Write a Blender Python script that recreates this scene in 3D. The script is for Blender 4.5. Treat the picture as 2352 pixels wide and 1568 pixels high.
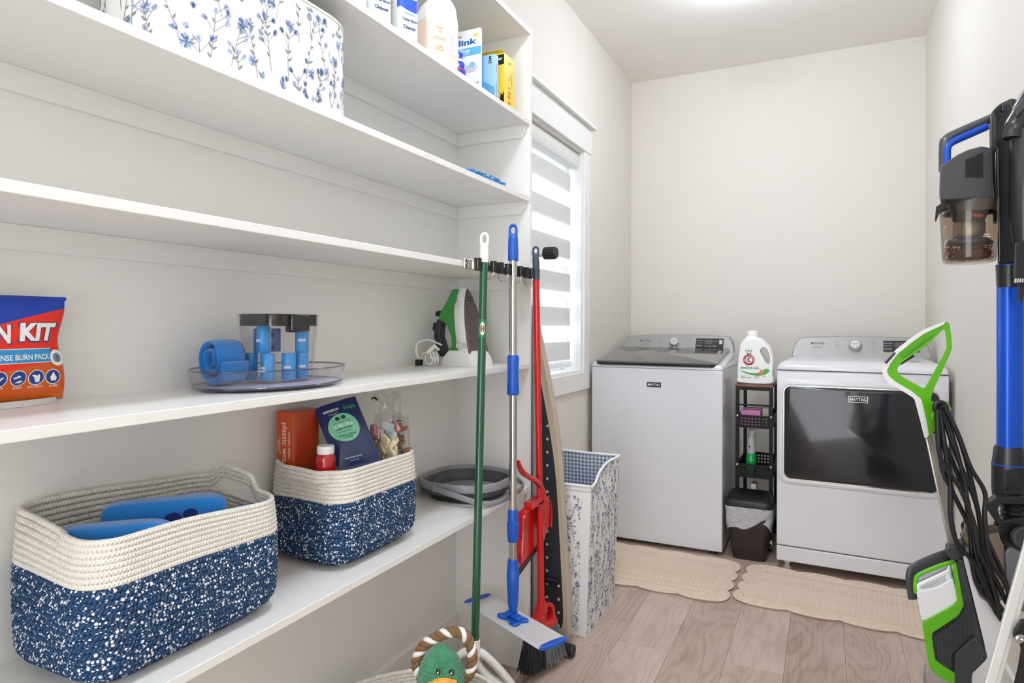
import bpy, bmesh, math, random
from mathutils import Vector, Matrix
PI = math.pi
sc = bpy.context.scene
for o in list(bpy.data.objects): bpy.data.objects.remove(o)
C = sc.collection
V = Vector
# ------------------------------------------------------------------ camera
F_PX, YAW, PY0, ROLL, CAM_H = 1488.4, math.radians(25.9), 745.0, math.radians(0.184), 1.1746
S_, C_ = math.sin(YAW), math.cos(YAW)
FWD, RGT, UP = V((-S_, C_, 0)), V((C_, S_, 0)), V((0, 0, 1))
CAM = V((0, 0, CAM_H))
def camera():
    cd = bpy.data.cameras.new('camera'); co = bpy.data.objects.new('camera', cd); C.objects.link(co)
    cr, sr = math.cos(ROLL), math.sin(ROLL)
    r = RGT*cr + UP*sr; u = UP*cr - RGT*sr; b = -FWD
    m = Matrix((r, u, b)).transposed().to_4x4(); m.translation = CAM
    co.matrix_world = m
    cd.sensor_width = 36; cd.lens = F_PX*36/2352
    cd.shift_y = -(784-PY0)/2352
    cd.clip_start = .02
    sc.camera = co
camera()
# ------------------------------------------------------------------ world, exposure
w = bpy.data.worlds.new('world'); sc.world = w; w.use_nodes = True
bg = w.node_tree.nodes['Background']
bg.inputs[0].default_value = (.93, .965, 1, 1); bg.inputs[1].default_value = 5.0
sc.view_settings.view_transform = 'Standard'; sc.view_settings.look = 'None'
sc.view_settings.gamma = 1; sc.view_settings.exposure = 0.0
sc.view_settings.use_curve_mapping = False
LAMP_NEAR, LAMP_FAR = 84.0, 41.0
sc.cycles.max_bounces = 10; sc.cycles.diffuse_bounces = 6; sc.cycles.transparent_max_bounces = 24
# ------------------------------------------------------------------ room measures (metres)
XL, XR, YB, YF, ZC = -1.1948, .5000, 4.3071, -1.5, 2.812
XS, YE = -.9055, 2.0015                     # shelf front, inner face of the end panel
SH = [2.1744, 1.8665, 1.6068, 1.3516, 1.0430, .6262]     # shelf tops
TH = .0168
def ray(u, v):
    a, b = (u-1176)/F_PX, (v-PY0)/F_PX
    cr, sr = math.cos(ROLL), math.sin(ROLL)
    x, y = cr*a + sr*b, -sr*a + cr*b
    return FWD + RGT*x - UP*y
def atX(u, v, X): d = ray(u, v); return CAM + d*(X/d.x)
def atY(u, v, Y): d = ray(u, v); return CAM + d*(Y/d.y)
def atZ(u, v, Z): d = ray(u, v); return CAM + d*((Z-CAM_H)/d.z)
def atD(u, v, D): return CAM + ray(u, v)*D
def atP(u, v, p, n): d = ray(u, v); return CAM + d*((p-CAM).dot(n)/d.dot(n))
# ------------------------------------------------------------------ materials
def lin(h):
    h = h.lstrip('#'); o = []
    for i in (0, 2, 4):
        c = int(h[i:i+2], 16)/255
        o.append(c/12.92 if c <= .04045 else ((c+.055)/1.055)**2.4)
    return (*o, 1)
class NT:
    def __init__(s, m): s.t = m.node_tree; s.n = s.t.nodes; s.l = s.t.links
    def new(s, typ, **k):
        n = s.n.new(typ)
        for a, b in k.items(): setattr(n, a, b)
        return n
    def link(s, a, b): s.l.new(a, b)
    def val(s, inp, x):
        if hasattr(x, 'default_value') and hasattr(x, 'links'): s.link(x, inp)
        else: inp.default_value = x
    def math(s, op, a, b=None, c=None, clamp=False):
        n = s.new('ShaderNodeMath', operation=op, use_clamp=clamp); s.val(n.inputs[0], a)
        if b is not None: s.val(n.inputs[1], b)
        if c is not None: s.val(n.inputs[2], c)
        return n.outputs[0]
    def mix(s, f, a, b):
        n = s.new('ShaderNodeMix', data_type='RGBA'); s.val(n.inputs[0], f); s.val(n.inputs[6], a); s.val(n.inputs[7], b)
        return n.outputs[2]
    def coord(s, k='Object'): return s.new('ShaderNodeTexCoord').outputs[k]
    def map(s, v, scale=(1, 1, 1), rot=(0, 0, 0)):
        n = s.new('ShaderNodeMapping'); s.link(v, n.inputs[0]); n.inputs['Scale'].default_value = scale; n.inputs['Rotation'].default_value = rot
        return n.outputs[0]
    def noise(s, v, scale, detail=3, rough=.5):
        n = s.new('ShaderNodeTexNoise'); s.link(v, n.inputs['Vector']); n.inputs['Scale'].default_value = scale
        n.inputs['Detail'].default_value = detail; n.inputs['Roughness'].default_value = rough
        return n.outputs[0]
    def ramp(s, f, stops):
        n = s.new('ShaderNodeValToRGB'); s.link(f, n.inputs[0]); e = n.color_ramp.elements
        while len(e) < len(stops): e.new(.5)
        for i, (p, c) in enumerate(stops): e[i].position = p; e[i].color = c if len(c) == 4 else (*c, 1)
        return n.outputs[0]
    def bump(s, h, dist=.001, strength=1):
        n = s.new('ShaderNodeBump'); s.link(h, n.inputs['Height']); n.inputs['Distance'].default_value = dist; n.inputs['Strength'].default_value = strength
        s.link(n.outputs[0], s.n['Principled BSDF'].inputs['Normal'])
MATS = {}
def mat(name, col='#ffffff', rough=.5, metal=0, coat=0, trans=0, sheen=0, ior=1.5, fn=None, spec=.5):
    if name in MATS: return MATS[name]
    m = bpy.data.materials.new(name); m.use_nodes = True
    b = m.node_tree.nodes['Principled BSDF']
    b.inputs['Base Color'].default_value = lin(col) if isinstance(col, str) else (*col, 1)
    b.inputs['Roughness'].default_value = rough; b.inputs['Metallic'].default_value = metal
    b.inputs['Coat Weight'].default_value = coat; b.inputs['Transmission Weight'].default_value = trans
    b.inputs['Sheen Weight'].default_value = sheen; b.inputs['IOR'].default_value = ior
    b.inputs['Specular IOR Level'].default_value = spec
    if fn: fn(NT(m), b)
    MATS[name] = m; return m
def grain(scale=400, dist=.0004, detail=2):
    def f(t, b): t.bump(t.noise(t.coord(), scale, detail), dist)
    return f
def mottled(c1, c2, scale=8, bscale=0, bdist=.0003, k='Object'):
    def f(t, b):
        v = t.coord(k)
        t.link(t.mix(t.noise(v, scale, 4), lin(c1), lin(c2)), b.inputs['Base Color'])
        if bscale: t.bump(t.noise(v, bscale, 2), bdist)
    return f
def clear(name, tint='#ffffff', rough=.03, gloss=1.0):
    """thin clear plastic: tinted transparency with a fresnel gloss"""
    if name in MATS: return MATS[name]
    m = bpy.data.materials.new(name); m.use_nodes = True; t = NT(m); t.n.clear()
    out = t.new('ShaderNodeOutputMaterial'); tr = t.new('ShaderNodeBsdfTransparent'); tr.inputs[0].default_value = lin(tint)
    gl = t.new('ShaderNodeBsdfGlossy'); gl.inputs['Roughness'].default_value = rough
    lw = t.new('ShaderNodeLayerWeight'); lw.inputs[0].default_value = .5
    mx = t.new('ShaderNodeMixShader'); fr = t.math('MULTIPLY_ADD', t.math('POWER', lw.outputs['Facing'], 4), .75, .035)
    t.link(t.math('MULTIPLY', fr, gloss, clamp=True), mx.inputs[0])
    t.link(tr.outputs[0], mx.inputs[1]); t.link(gl.outputs[0], mx.inputs[2]); t.link(mx.outputs[0], out.inputs[0])
    MATS[name] = m; return m
def emis(name, col, strength):
    m = bpy.data.materials.new(name); m.use_nodes = True; b = m.node_tree.nodes['Principled BSDF']
    b.inputs['Base Color'].default_value = (.8, .8, .8, 1); b.inputs['Emission Color'].default_value = lin(col); b.inputs['Emission Strength'].default_value = strength
    MATS[name] = m; return m
# ------------------------------------------------------------------ object helpers
def setp(o, label=None, cat=None, group=None, kind=None):
    if label: o['label'] = label
    if cat: o['category'] = cat
    if group: o['group'] = group
    if kind: o['kind'] = kind
    return o
MAP = None       # places drawings made on the shelf wall's drawing board (see below) into the room
def thing(name, label, cat, loc=(0, 0, 0), group=None):
    loc = MAP(V(loc)) if MAP else loc
    o = bpy.data.objects.new(name, None); C.objects.link(o); o.location = loc; o.empty_display_size = .05
    return setp(o, label, cat, group)
def wloc(o):
    p = V((0, 0, 0))
    while o is not None: p += o.location; o = o.parent
    return p
class MB:
    """collects shapes (world coordinates, or in a frame) and links them as one mesh object"""
    def __init__(s, fr=None): s.v = []; s.f = []; s.m = []; s.uv = {}; s.fr = fr; s.mi = 0
    def add(s, vs, fs, uvs=None):
        n = len(s.v)
        s.v += [(s.fr @ V(p)) if s.fr else V(p) for p in vs]
        for k, f in enumerate(fs):
            if uvs: s.uv[len(s.f)] = [uvs[k][j] for j in range(len(f))]
            s.f.append(tuple(i+n for i in f)); s.m.append(s.mi)
        return s
    def box(s, a, b):
        x0, y0, z0 = a; x1, y1, z1 = b
        return s.add([(x0, y0, z0), (x1, y0, z0), (x1, y1, z0), (x0, y1, z0), (x0, y0, z1), (x1, y0, z1), (x1, y1, z1), (x0, y1, z1)],
                     [(0, 3, 2, 1), (4, 5, 6, 7), (0, 1, 5, 4), (1, 2, 6, 5), (2, 3, 7, 6), (3, 0, 4, 7)])
    def loft(s, rings, cap0=True, cap1=True, closed=True):
        """rings: lists of the same number of points"""
        n = len(rings[0]); vs = [p for r in rings for p in r]; fs = []
        for i in range(len(rings)-1):
            for j in range(n if closed else n-1):
                k = (j+1) % n; fs.append((i*n+j, i*n+k, (i+1)*n+k, (i+1)*n+j))
        if cap0: fs.append(tuple(range(n-1, -1, -1)))
        if cap1: fs.append(tuple((len(rings)-1)*n+j for j in range(n)))
        return s.add(vs, fs)
    def prism(s, pts, d):
        """polygon (3D points) extruded by vector d"""
        pts = [V(p) for p in pts]; d = V(d)
        return s.loft([pts, [p+d for p in pts]])
    def ringprism(s, outer, inner, d):
        n = len(outer); d = V(d); o = [V(p) for p in outer]; i_ = [V(p) for p in inner]
        vs = o + i_ + [p+d for p in o] + [p+d for p in i_]; fs = []
        for j in range(n):
            k = (j+1) % n
            fs += [(j, n+j, n+k, k), (2*n+j, 2*n+k, 3*n+k, 3*n+j), (j, k, 2*n+k, 2*n+j), (n+j, 3*n+j, 3*n+k, n+k)]
        return s.add(vs, fs)
    def tube(s, path, r, n=12, closed=False, caps=True, flat=None, up=None, uvs=False, twist=0, u0=0):
        """round (or flat=(rw,rh)) tube along a polyline; r number or list"""
        P = [V(p) for p in path]; m = len(P); rings = []; nv = None
        for i in range(m):
            a = P[(i-1) % m] if (closed or i) else P[i]; b = P[(i+1) % m] if (closed or i < m-1) else P[i]
            t = (b-a).normalized() if (b-a).length > 1e-9 else V((0, 0, 1))
            if up is not None: x = V(up).cross(t)
            elif nv is None: x = (V((0, 0, 1)) if abs(t.z) < .9 else V((1, 0, 0))).cross(t)
            else: x = nv - t*nv.dot(t)
            if x.length < 1e-6: x = V((1, 0, 0)).cross(t)
            x.normalize(); nv = x; y = t.cross(x)
            q = r[i] if isinstance(r, (list, tuple)) else r
            rw, rh = (q*flat[0], q*flat[1]) if flat else (q, q)
            rings.append([P[i] + x*math.cos(2*PI*j/n + twist*i)*rw + y*math.sin(2*PI*j/n + twist*i)*rh for j in range(n)])
        if not closed: return s.loft(rings, caps, caps)
        vs = [p for g in rings for p in g]; fs = []; uv = []
        L = [u0]
        for i in range(m): L.append(L[-1] + (P[(i+1) % m]-P[i]).length)
        for i in range(m):
            for j in range(n):
                k = (j+1) % n; i2 = (i+1) % m
                fs.append((i*n+j, i*n+k, i2*n+k, i2*n+j))
                uv.append([(L[i], j/n), (L[i], (j+1)/n), (L[i+1], (j+1)/n), (L[i+1], j/n)])
        return s.add(vs, fs, uv if uvs else None)
    def cyl(s, a, b, r, r2=None, n=20, caps=True):
        return s.tube([a, b], [r, r if r2 is None else r2], n, caps=caps)
    def lathe(s, prof, o=(0, 0, 0), axis=(0, 0, 1), n=24, caps=True, sx=1, sy=1):
        o = V(o); z = V(axis).normalized(); x = (V((1, 0, 0)) if abs(z.x) < .9 else V((0, 1, 0))); x = (x - z*x.dot(z)).normalized(); y = z.cross(x)
        return s.loft([[o + z*h + x*r*sx*math.cos(2*PI*j/n) + y*r*sy*math.sin(2*PI*j/n) for j in range(n)] for r, h in prof], caps, caps)
    def grid(s, fn, nu, nv, uv=True):
        vs = [fn(i/nu, j/nv) for j in range(nv+1) for i in range(nu+1)]; fs = []; us = []
        for j in range(nv):
            for i in range(nu):
                a = j*(nu+1)+i; fs.append((a, a+1, a+nu+2, a+nu+1))
                us.append([(i/nu, j/nv), ((i+1)/nu, j/nv), ((i+1)/nu, (j+1)/nv), (i/nu, (j+1)/nv)])
        return s.add(vs, fs, us if uv else None)
    def ball(s, c, r, n=16, m=10, sq=(1, 1, 1)):
        c = V(c); prof = [(math.sin(PI*i/m), -math.cos(PI*i/m)) for i in range(m+1)]
        return s.loft([[c + V((r*sq[0]*max(a, 1e-4)*math.cos(2*PI*j/n), r*sq[1]*max(a, 1e-4)*math.sin(2*PI*j/n), r*sq[2]*h)) for j in range(n)] for a, h in prof])
    def build(s, name, m, parent=None, bev=0, seg=2, ang=50, smooth=True, sub=0, kind=None, label=None, solid=0):
        me = bpy.data.meshes.new(name); off = wloc(parent) if parent else V((0, 0, 0))
        me.from_pydata([(MAP(p) if MAP else p)-off for p in s.v], [], s.f)
        for x in (m if isinstance(m, (list, tuple)) else [m]): me.materials.append(x)
        me.polygons.foreach_set('material_index', s.m)
        if s.uv:
            ul = me.uv_layers.new(name='UVMap')
            for p in me.polygons:
                if p.index in s.uv:
                    for li, q in zip(p.loop_indices, s.uv[p.index]): ul.data[li].uv = q
        bm = bmesh.new(); bm.from_mesh(me); bmesh.ops.recalc_face_normals(bm, faces=bm.faces); bm.to_mesh(me); bm.free()
        if smooth:
            me.polygons.foreach_set('use_smooth', [True]*len(me.polygons))
            me.set_sharp_from_angle(angle=math.radians(ang))
        o = bpy.data.objects.new(name, me); C.objects.link(o)
        if parent: o.parent = parent
        if solid: q = o.modifiers.new('solid', 'SOLIDIFY'); q.thickness = solid; q.offset = 0
        if bev:
            q = o.modifiers.new('bevel', 'BEVEL'); q.width = bev; q.segments = seg; q.limit_method = 'ANGLE'; q.angle_limit = math.radians(40); q.harden_normals = False
        if sub: q = o.modifiers.new('sub', 'SUBSURF'); q.levels = sub; q.render_levels = sub
        if name == 'lettering': kind = 'stuff'                  # glyphs too small to pick apart
        if kind: o['kind'] = kind
        if label: o['label'] = label
        return o
def copy_tree(o, loc=None, parent=None, rot=None):
    c = o.copy(); C.objects.link(c)
    if parent is not None: c.parent = parent
    if loc is not None: c.location = loc
    if rot is not None: c.rotation_euler = rot
    for ch in o.children: copy_tree(ch, parent=c)
    return c
def frame(o, ex, ey, ez=None):
    ex, ey = V(ex).normalized(), V(ey); ey = (ey - ex*ey.dot(ex)).normalized()
    ez = ex.cross(ey) if ez is None else V(ez)
    m = Matrix((ex, ey, ez)).transposed().to_4x4(); m.translation = V(o); return m
def rrect(x0, x1, y0, y1, r, z=0, n=6):
    """rounded rectangle ring in XY at height z"""
    r = min(r, (x1-x0)/2-1e-5, (y1-y0)/2-1e-5); o = []
    for cx, cy, a in ((x1-r, y1-r, 0), (x0+r, y1-r, 90), (x0+r, y0+r, 180), (x1-r, y0+r, 270)):
        for i in range(n+1):
            t = math.radians(a+90*i/n); o.append(V((cx+r*math.cos(t), cy+r*math.sin(t), z)))
    return o
def smooth_path(pts, n=8, closed=False):
    """catmull-rom through points"""
    P = [V(p) for p in pts]; m = len(P); o = []
    for i in range(m if closed else m-1):
        if closed: p0, p1, p2, p3 = P[(i-1) % m], P[i], P[(i+1) % m], P[(i+2) % m]
        else: p0, p1, p2, p3 = P[max(i-1, 0)], P[i], P[i+1], P[min(i+2, m-1)]
        for k in range(n):
            t = k/n; o.append(.5*((2*p1)+(p2-p0)*t+(2*p0-5*p1+4*p2-p3)*t*t+(3*p1-p0-3*p2+p3)*t**3))
    if not closed: o.append(P[-1])
    return o
def soften(pts, r=6, n=4):
    """2D polygon with its corners rounded by quadratic arcs"""
    P = [V((p[0], p[1])) for p in pts]; o = []; m = len(P)
    for i in range(m):
        a, b, c = P[i-1], P[i], P[(i+1) % m]; da, dc = (a-b).length, (c-b).length
        p, q = b+(a-b)*min(r/max(da, 1e-6), .45), b+(c-b)*min(r/max(dc, 1e-6), .45)
        for k in range(n+1): t = k/n; w = p*(1-t)**2 + b*2*t*(1-t) + q*t*t; o.append((w.x, w.y))
    return o
def resample(pts, n, closed=True):
    P = [V(p) for p in pts] + ([V(pts[0])] if closed else []); L = [0]
    for a, b in zip(P, P[1:]): L.append(L[-1]+(b-a).length)
    o = []; k = 0; tot = L[-1]
    for i in range(n):
        d = tot*i/(n if closed else n-1)
        while k < len(P)-2 and L[k+1] < d: k += 1
        t = (d-L[k])/max(L[k+1]-L[k], 1e-9); o.append(P[k].lerp(P[k+1], min(max(t, 0), 1)))
    return o
_tc = {}
def text_verts(s, size=1, bold=0, space=1.0, align='CENTER', shear=0):
    cu = bpy.data.curves.new('t', 'FONT'); cu.body = s; cu.size = size; cu.align_x = align; cu.align_y = 'CENTER'
    cu.offset = bold*size; cu.space_character = space; cu.shear = shear; cu.resolution_u = 3
    o = bpy.data.objects.new('t', cu); C.objects.link(o)
    me = bpy.data.meshes.new_from_object(o.evaluated_get(bpy.context.evaluated_depsgraph_get()))
    vs = [v.co.copy() for v in me.vertices]; fs = [tuple(p.vertices) for p in me.polygons]
    bpy.data.objects.remove(o); bpy.data.curves.remove(cu); bpy.data.meshes.remove(me)
    return vs, fs
def text(mb, s, fn, w=None, h=None, bold=0, space=1.0, shear=0, th=0):
    """lettering on a surface: fn(x, y) -> world point; fitted to width w and/or cap height h"""
    vs, fs = text_verts(s, 1, bold, space, shear=shear)
    if not vs: return
    x0, x1 = min(v.x for v in vs), max(v.x for v in vs); y0, y1 = min(v.y for v in vs), max(v.y for v in vs)
    sx = w/(x1-x0) if w else None; sy = h/(y1-y0) if h else None
    sx = sx or sy; sy = sy or sx
    mx, my = (x0+x1)/2, (y0+y1)/2
    mb.add([fn((v.x-mx)*sx, (v.y-my)*sy) for v in vs], fs)
# ------------------------------------------------------------------ lamps (flush ceiling domes)
M_white_metal = mat('white metal', '#eceae6', .4)
def ceiling_lamp(y, label, power):
    M_dome = emis('lamp dome', '#e6f0ff', power)
    t = thing('ceiling_light', label, 'light', (-.347, y, ZC))
    MB().lathe([(.15, 0), (.15, -.022), (.145, -.026)], (-.347, y, ZC), n=40).build('base', M_white_metal, t)
    MB().lathe([(.136, -.026), (.140, -.050), (.136, -.080), (.118, -.105), (.08, -.120), (.03, -.127), (.001, -.128)], (-.347, y, ZC), n=36).build('dome', M_dome, t)
ceiling_lamp(3.10, 'round white ceiling light between the window and the washer', LAMP_FAR)
ceiling_lamp(.88, 'round white ceiling light above the long white shelves', LAMP_NEAR)
# ------------------------------------------------------------------ room shell
M_wall = mat('wall paint', '#e5e0d8', .7, fn=grain(900, .0002), spec=.25)
M_ceil = mat('ceiling paint', '#f3f0eb', .8, spec=.2)
M_trim = mat('trim paint', '#ecebe8', .42, fn=grain(60, .0001))
def struct(mb, name, m, **k): o = mb.build(name, m, **k); o['kind'] = 'structure'; return o
WT = .15
WY0, WY1, WZ0, WZ1 = 2.324, 3.3236, .9177, 2.1138       # window opening
b = MB(); x0, x1 = XL-WT, XL
b.box((x0, YF, 0), (x1, WY0, ZC)); b.box((x0, WY1, 0), (x1, YB+WT, ZC)); b.box((x0, WY0, 0), (x1, WY1, WZ0)); b.box((x0, WY0, WZ1), (x1, WY1, ZC))
struct(b, 'wall_left', M_wall)
struct(MB().box((XR, YF, 0), (XR+WT, YB+WT, ZC)), 'wall_right', M_wall)
struct(MB().box((XL, YB, 0), (XR, YB+WT, ZC)), 'wall_back', M_wall)
b = MB(); b.box((XL-WT, YF-WT, 0), (-.95, YF, ZC)); b.box((.42, YF-WT, 0), (XR+WT, YF, ZC)); b.box((-.95, YF-WT, 2.35), (.42, YF, ZC))  # wall behind the camera; its doorway is added and widened for fill light
struct(b, 'wall_front', M_wall)
struct(MB().box((XL-WT, YF-WT, ZC), (XR+WT, YB+WT, ZC+.1)), 'ceiling', M_ceil)
# baseboards
struct(MB().box((XL, YF, 0), (XL+.014, YE, .150)), 'baseboard_left', M_trim, bev=.003)
struct(MB().box((XL+.014, YB-.014, 0), (XR-.014, YB, .150)), 'baseboard_back', M_trim, bev=.003)
struct(MB().box((XR-.014, YF, 0), (XR, YB-.014, .150)), 'baseboard_right', M_trim, bev=.003)
# floor planks
def wood(t, b):
    v = t.coord(); info = t.new('ShaderNodeObjectInfo'); r = info.outputs['Random']
    off = t.new('ShaderNodeCombineXYZ'); t.link(t.math('MULTIPLY', r, 37), off.inputs[0]); t.link(t.math('MULTIPLY', r, 91), off.inputs[1])
    add = t.new('ShaderNodeVectorMath', operation='ADD'); t.link(v, add.inputs[0]); t.link(off.outputs[0], add.inputs[1]); p = add.outputs[0]
    n1 = t.noise(t.map(p, (5.2, 1.15, 1)), 1, 2.5, .5)
    rings = t.math('SINE', t.math('MULTIPLY', n1, 95)); rings = t.math('MULTIPLY_ADD', rings, .5, .5)
    rings = t.math('POWER', rings, 3)
    fib = t.noise(t.map(p, (130, 4, 1)), 1, 4, .65)
    blotch = t.noise(t.map(p, (6, 1.6, 1)), 1, 3, .6)
    k = t.math('MULTIPLY_ADD', rings, -.13, t.math('MULTIPLY_ADD', fib, .55, t.math('MULTIPLY_ADD', blotch, .7, t.math('MULTIPLY_ADD', r, .28, -.22))))
    col = t.ramp(k, [(.10, lin('#8f796b')), (.42, lin('#b59f90')), (.68, lin('#c9b5a7')), (1, lin('#d8c9be'))])
    t.link(col, b.inputs['Base Color'])
    t.bump(t.math('MULTIPLY_ADD', rings, -.6, fib), .0006)
M_wood = mat('oak plank', '#a08a7a', .42, fn=wood)
M_sub = mat('plank joint', '#77655a', .8)
floor = struct(MB().box((XL-WT, YF-WT, -.06), (XR+WT, YB+WT, -.008)), 'floor', M_sub)
def planks():
    rnd = random.Random(5); meshes = {}
    x = -.507-.19*5; k = 0
    while x < XR:
        a, c = max(x, XL), min(x+.19, XR); x += .19
        if c-a < .02: continue
        y = YF - rnd.uniform(0, 1.1)
        while y < YB:
            L = 1.22; y0, y1 = max(y, YF), min(y+L, YB); y += L
            if y1-y0 < .05: continue
            key = (round(c-a, 4), round(y1-y0, 4))
            hx, hy = (c-a)/2-.0003, (y1-y0)/2-.0003
            if key not in meshes:
                mb = MB(); e = .0008
                mb.loft([[(-hx, -hy, -.008), (hx, -hy, -.008), (hx, hy, -.008), (-hx, hy, -.008)], [(-hx, -hy, -e), (hx, -hy, -e), (hx, hy, -e), (-hx, hy, -e)],
                         [(-hx+e, -hy+e, 0), (hx-e, -hy+e, 0), (hx-e, hy-e, 0), (-hx+e, hy-e, 0)]])
                o = mb.build('plank', M_wood, smooth=False); meshes[key] = o; o.parent = floor
            else:
                o = meshes[key].copy(); C.objects.link(o)
            o.location = ((a+c)/2, (y0+y1)/2, 0)
planks()
# ------------------------------------------------------------------ window, casing, blind
X0 = XL-WT
M_vinyl = mat('white vinyl', '#f0f1f3', .35)
win = struct(MB().ringprism([(X0+.045, WY0, WZ0), (X0+.045, WY1, WZ0), (X0+.045, WY1, WZ1), (X0+.045, WY0, WZ1)],
    [(X0+.045, WY0+.045, WZ0+.045), (X0+.045, WY1-.045, WZ0+.045), (X0+.045, WY1-.045, WZ1-.045), (X0+.045, WY0+.045, WZ1-.045)], (-.04, 0, 0)), 'window_1', M_vinyl)
MB().box((X0+.018, WY0+.045, WZ0+.045), (X0+.026, WY1-.045, WZ1-.045)).build('pane', clear('window glass', '#f7fbff', .0, .8), win)
MB().box((X0+.008, WY0+.045, 1.49), (X0+.04, WY1-.045, 1.53)).build('meeting_rail', M_vinyl, win, bev=.002)
jamb = struct(MB().ringprism([(XL+.001, WY0, WZ0), (XL+.001, WY1, WZ0), (XL+.001, WY1, WZ1), (XL+.001, WY0, WZ1)],
    [(XL+.001, WY0+.012, WZ0+.012), (XL+.001, WY1-.012, WZ0+.012), (XL+.001, WY1-.012, WZ1-.012), (XL+.001, WY0+.012, WZ1-.012)], (-WT+.045, 0, 0)), 'trim_1', M_trim)
cas = bpy.data.objects.new('trim_2', None); C.objects.link(cas); cas['kind'] = 'structure'; cas.location = (XL, WY0, WZ0)
CW, ct = .088, .017
MB().box((XL, WY1, WZ0-.092), (XL+ct, WY1+CW, WZ1)).build('side_casing', M_trim, cas, bev=.0015)
MB().box((XL, WY0-CW, WZ0-.092), (XL+ct, WY0, WZ1)).build('side_casing', M_trim, cas, bev=.0015)
MB().box((XL, WY0, WZ0-.092), (XL+ct, WY1, WZ0)).build('apron', M_trim, cas, bev=.0015)
MB().box((XL, WY0-CW-.012, WZ1), (XL+ct+.004, WY1+CW+.012, WZ1+.138)).build('head_casing', M_trim, cas, bev=.0015)
MB().box((XL, WY0-CW-.035, WZ1+.138), (XL+.045, WY1+CW+.035, WZ1+.157)).build('head_cap', M_trim, cas, bev=.0015)
# zebra blind
bx = XL-.054
bl = thing('zebra_blind', 'white zebra roller blind with opaque and sheer bands in the window', 'blind', (bx, (WY0+WY1)/2, WZ0+.02))
b = MB(); prof = [(bx-.04, WZ1-.013), (bx+.033, WZ1-.013), (bx+.04, WZ1-.02), (bx+.04, WZ1-.085), (bx+.033, WZ1-.095), (bx-.04, WZ1-.095)]
b.prism([(x, WY0+.014, z) for x, z in prof], (0, WY1-WY0-.028, 0)); b.build('cassette', mat('blind cassette', '#e4e3e0', .4), bl, bev=.001)
def sheer_fn():
    m = bpy.data.materials.new('sheer mesh'); m.use_nodes = True; t = NT(m); t.n.clear()
    out = t.new('ShaderNodeOutputMaterial'); a = t.new('ShaderNodeBsdfTransparent'); a.inputs[0].default_value = (.93, .94, .97, 1)
    d = t.new('ShaderNodeBsdfTranslucent'); d.inputs[0].default_value = (.9, .9, .92, 1); mx = t.new('ShaderNodeMixShader'); mx.inputs[0].default_value = .4
    t.link(a.outputs[0], mx.inputs[1]); t.link(d.outputs[0], mx.inputs[2]); t.link(mx.outputs[0], out.inputs[0]); return m
def opaque_fn():
    m = bpy.data.materials.new('blind cloth'); m.use_nodes = True; t = NT(m); t.n.clear()
    out = t.new('ShaderNodeOutputMaterial'); a = t.new('ShaderNodeBsdfDiffuse'); a.inputs[0].default_value = lin('#dcdad6')
    d = t.new('ShaderNodeBsdfTranslucent'); d.inputs[0].default_value = (.9, .89, .87, 1); mx = t.new('ShaderNodeMixShader'); mx.inputs[0].default_value = .55
    t.link(a.outputs[0], mx.inputs[1]); t.link(d.outputs[0], mx.inputs[2]); t.link(mx.outputs[0], out.inputs[0]); return m
M_sheer, M_cloth = sheer_fn(), opaque_fn()
MB().box((bx-.012, WY0+.03, WZ0+.05), (bx-.0115, WY1-.04, WZ1-.09)).build('sheer_fabric', M_sheer, bl)
z = 1.984; 
while z > WZ0+.08:
    zb = max(z-.097, WZ0+.06)
    MB().box((bx+.002, WY0+.03, zb), (bx+.0028, WY1-.04, z)).build('opaque_band', M_cloth, bl)
    MB().box((bx-.008, WY0+.03, max(zb, WZ0+.06)), (bx-.0075, WY1-.04, z+.037)).build('opaque_band', M_cloth, bl)
    z -= .180
MB().tube([(bx-.004, WY0+.03, WZ0+.047), (bx-.004, WY1-.036, WZ0+.047)], .019, 14, flat=(.8, 1)).build('bottom_bar', M_vinyl, bl, smooth=True)
# ------------------------------------------------------------------ shelving unit
M_shelf = mat('shelf enamel', '#e9e8e5', .33, fn=grain(25, .0002), coat=.1)
su = thing('shelving_unit', 'white painted built-in shelving with six long shelves on the left wall', 'shelving', (XL, .4, 0))
YS = -.35
for i, z in enumerate(SH):
    MB().box((XL, YS, z-TH), (XS, YE, z)).build('shelf_board', M_shelf, su, bev=.0012)
MB().box((XL, YE, 0), (XS, YE+TH, SH[0])).build('end_panel', M_shelf, su, bev=.0012)
MB().box((XL, YS-TH, 0), (XS, YS, SH[0])).build('end_panel', M_shelf, su, bev=.0012)
MB().box((XL, YS, .150), (XL+.004, YE, SH[0]-TH)).build('back_panel', M_shelf, su)
CH, CTk = .042, .016
for z in SH[1:]:
    MB().box((XL, YS, z-TH-CH), (XL+CTk, YE, z-TH)).build('wall_cleat', M_shelf, su, bev=.001)
    zt = z-TH; y0 = YE-CTk
    MB().prism([(XL+CTk, y0, zt), (XS-.012, y0, zt), (XS-.012, y0, zt-CH*.55), (XS-.03, y0, zt-CH), (XL+CTk, y0, zt-CH)], (0, CTk, 0)).build('side_cleat', M_shelf, su, bev=.001)

# ------------------------------------------------------------------ drawing board of the shelf wall
# goods and tools of the shelf wall are drawn at 1 : 0.9222 from the inner corner of the middle shelf
ROOM = (XL, XS, YE, SH, TH)
XL, XS, YE, TH = -1.2956, -.9819, 2.1703, .018
SH = [2.2588, 1.9249, 1.6433, 1.3665, 1.0319, .5799]
FL = -.0991                                                     # the floor on that board
_c0, _c1 = V((-1.2956, 2.1703, 1.0319)), V((-1.1948, 2.0015, 1.0430))
MAP = lambda p: _c1 + (V(p)-_c0)*.9222
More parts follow.
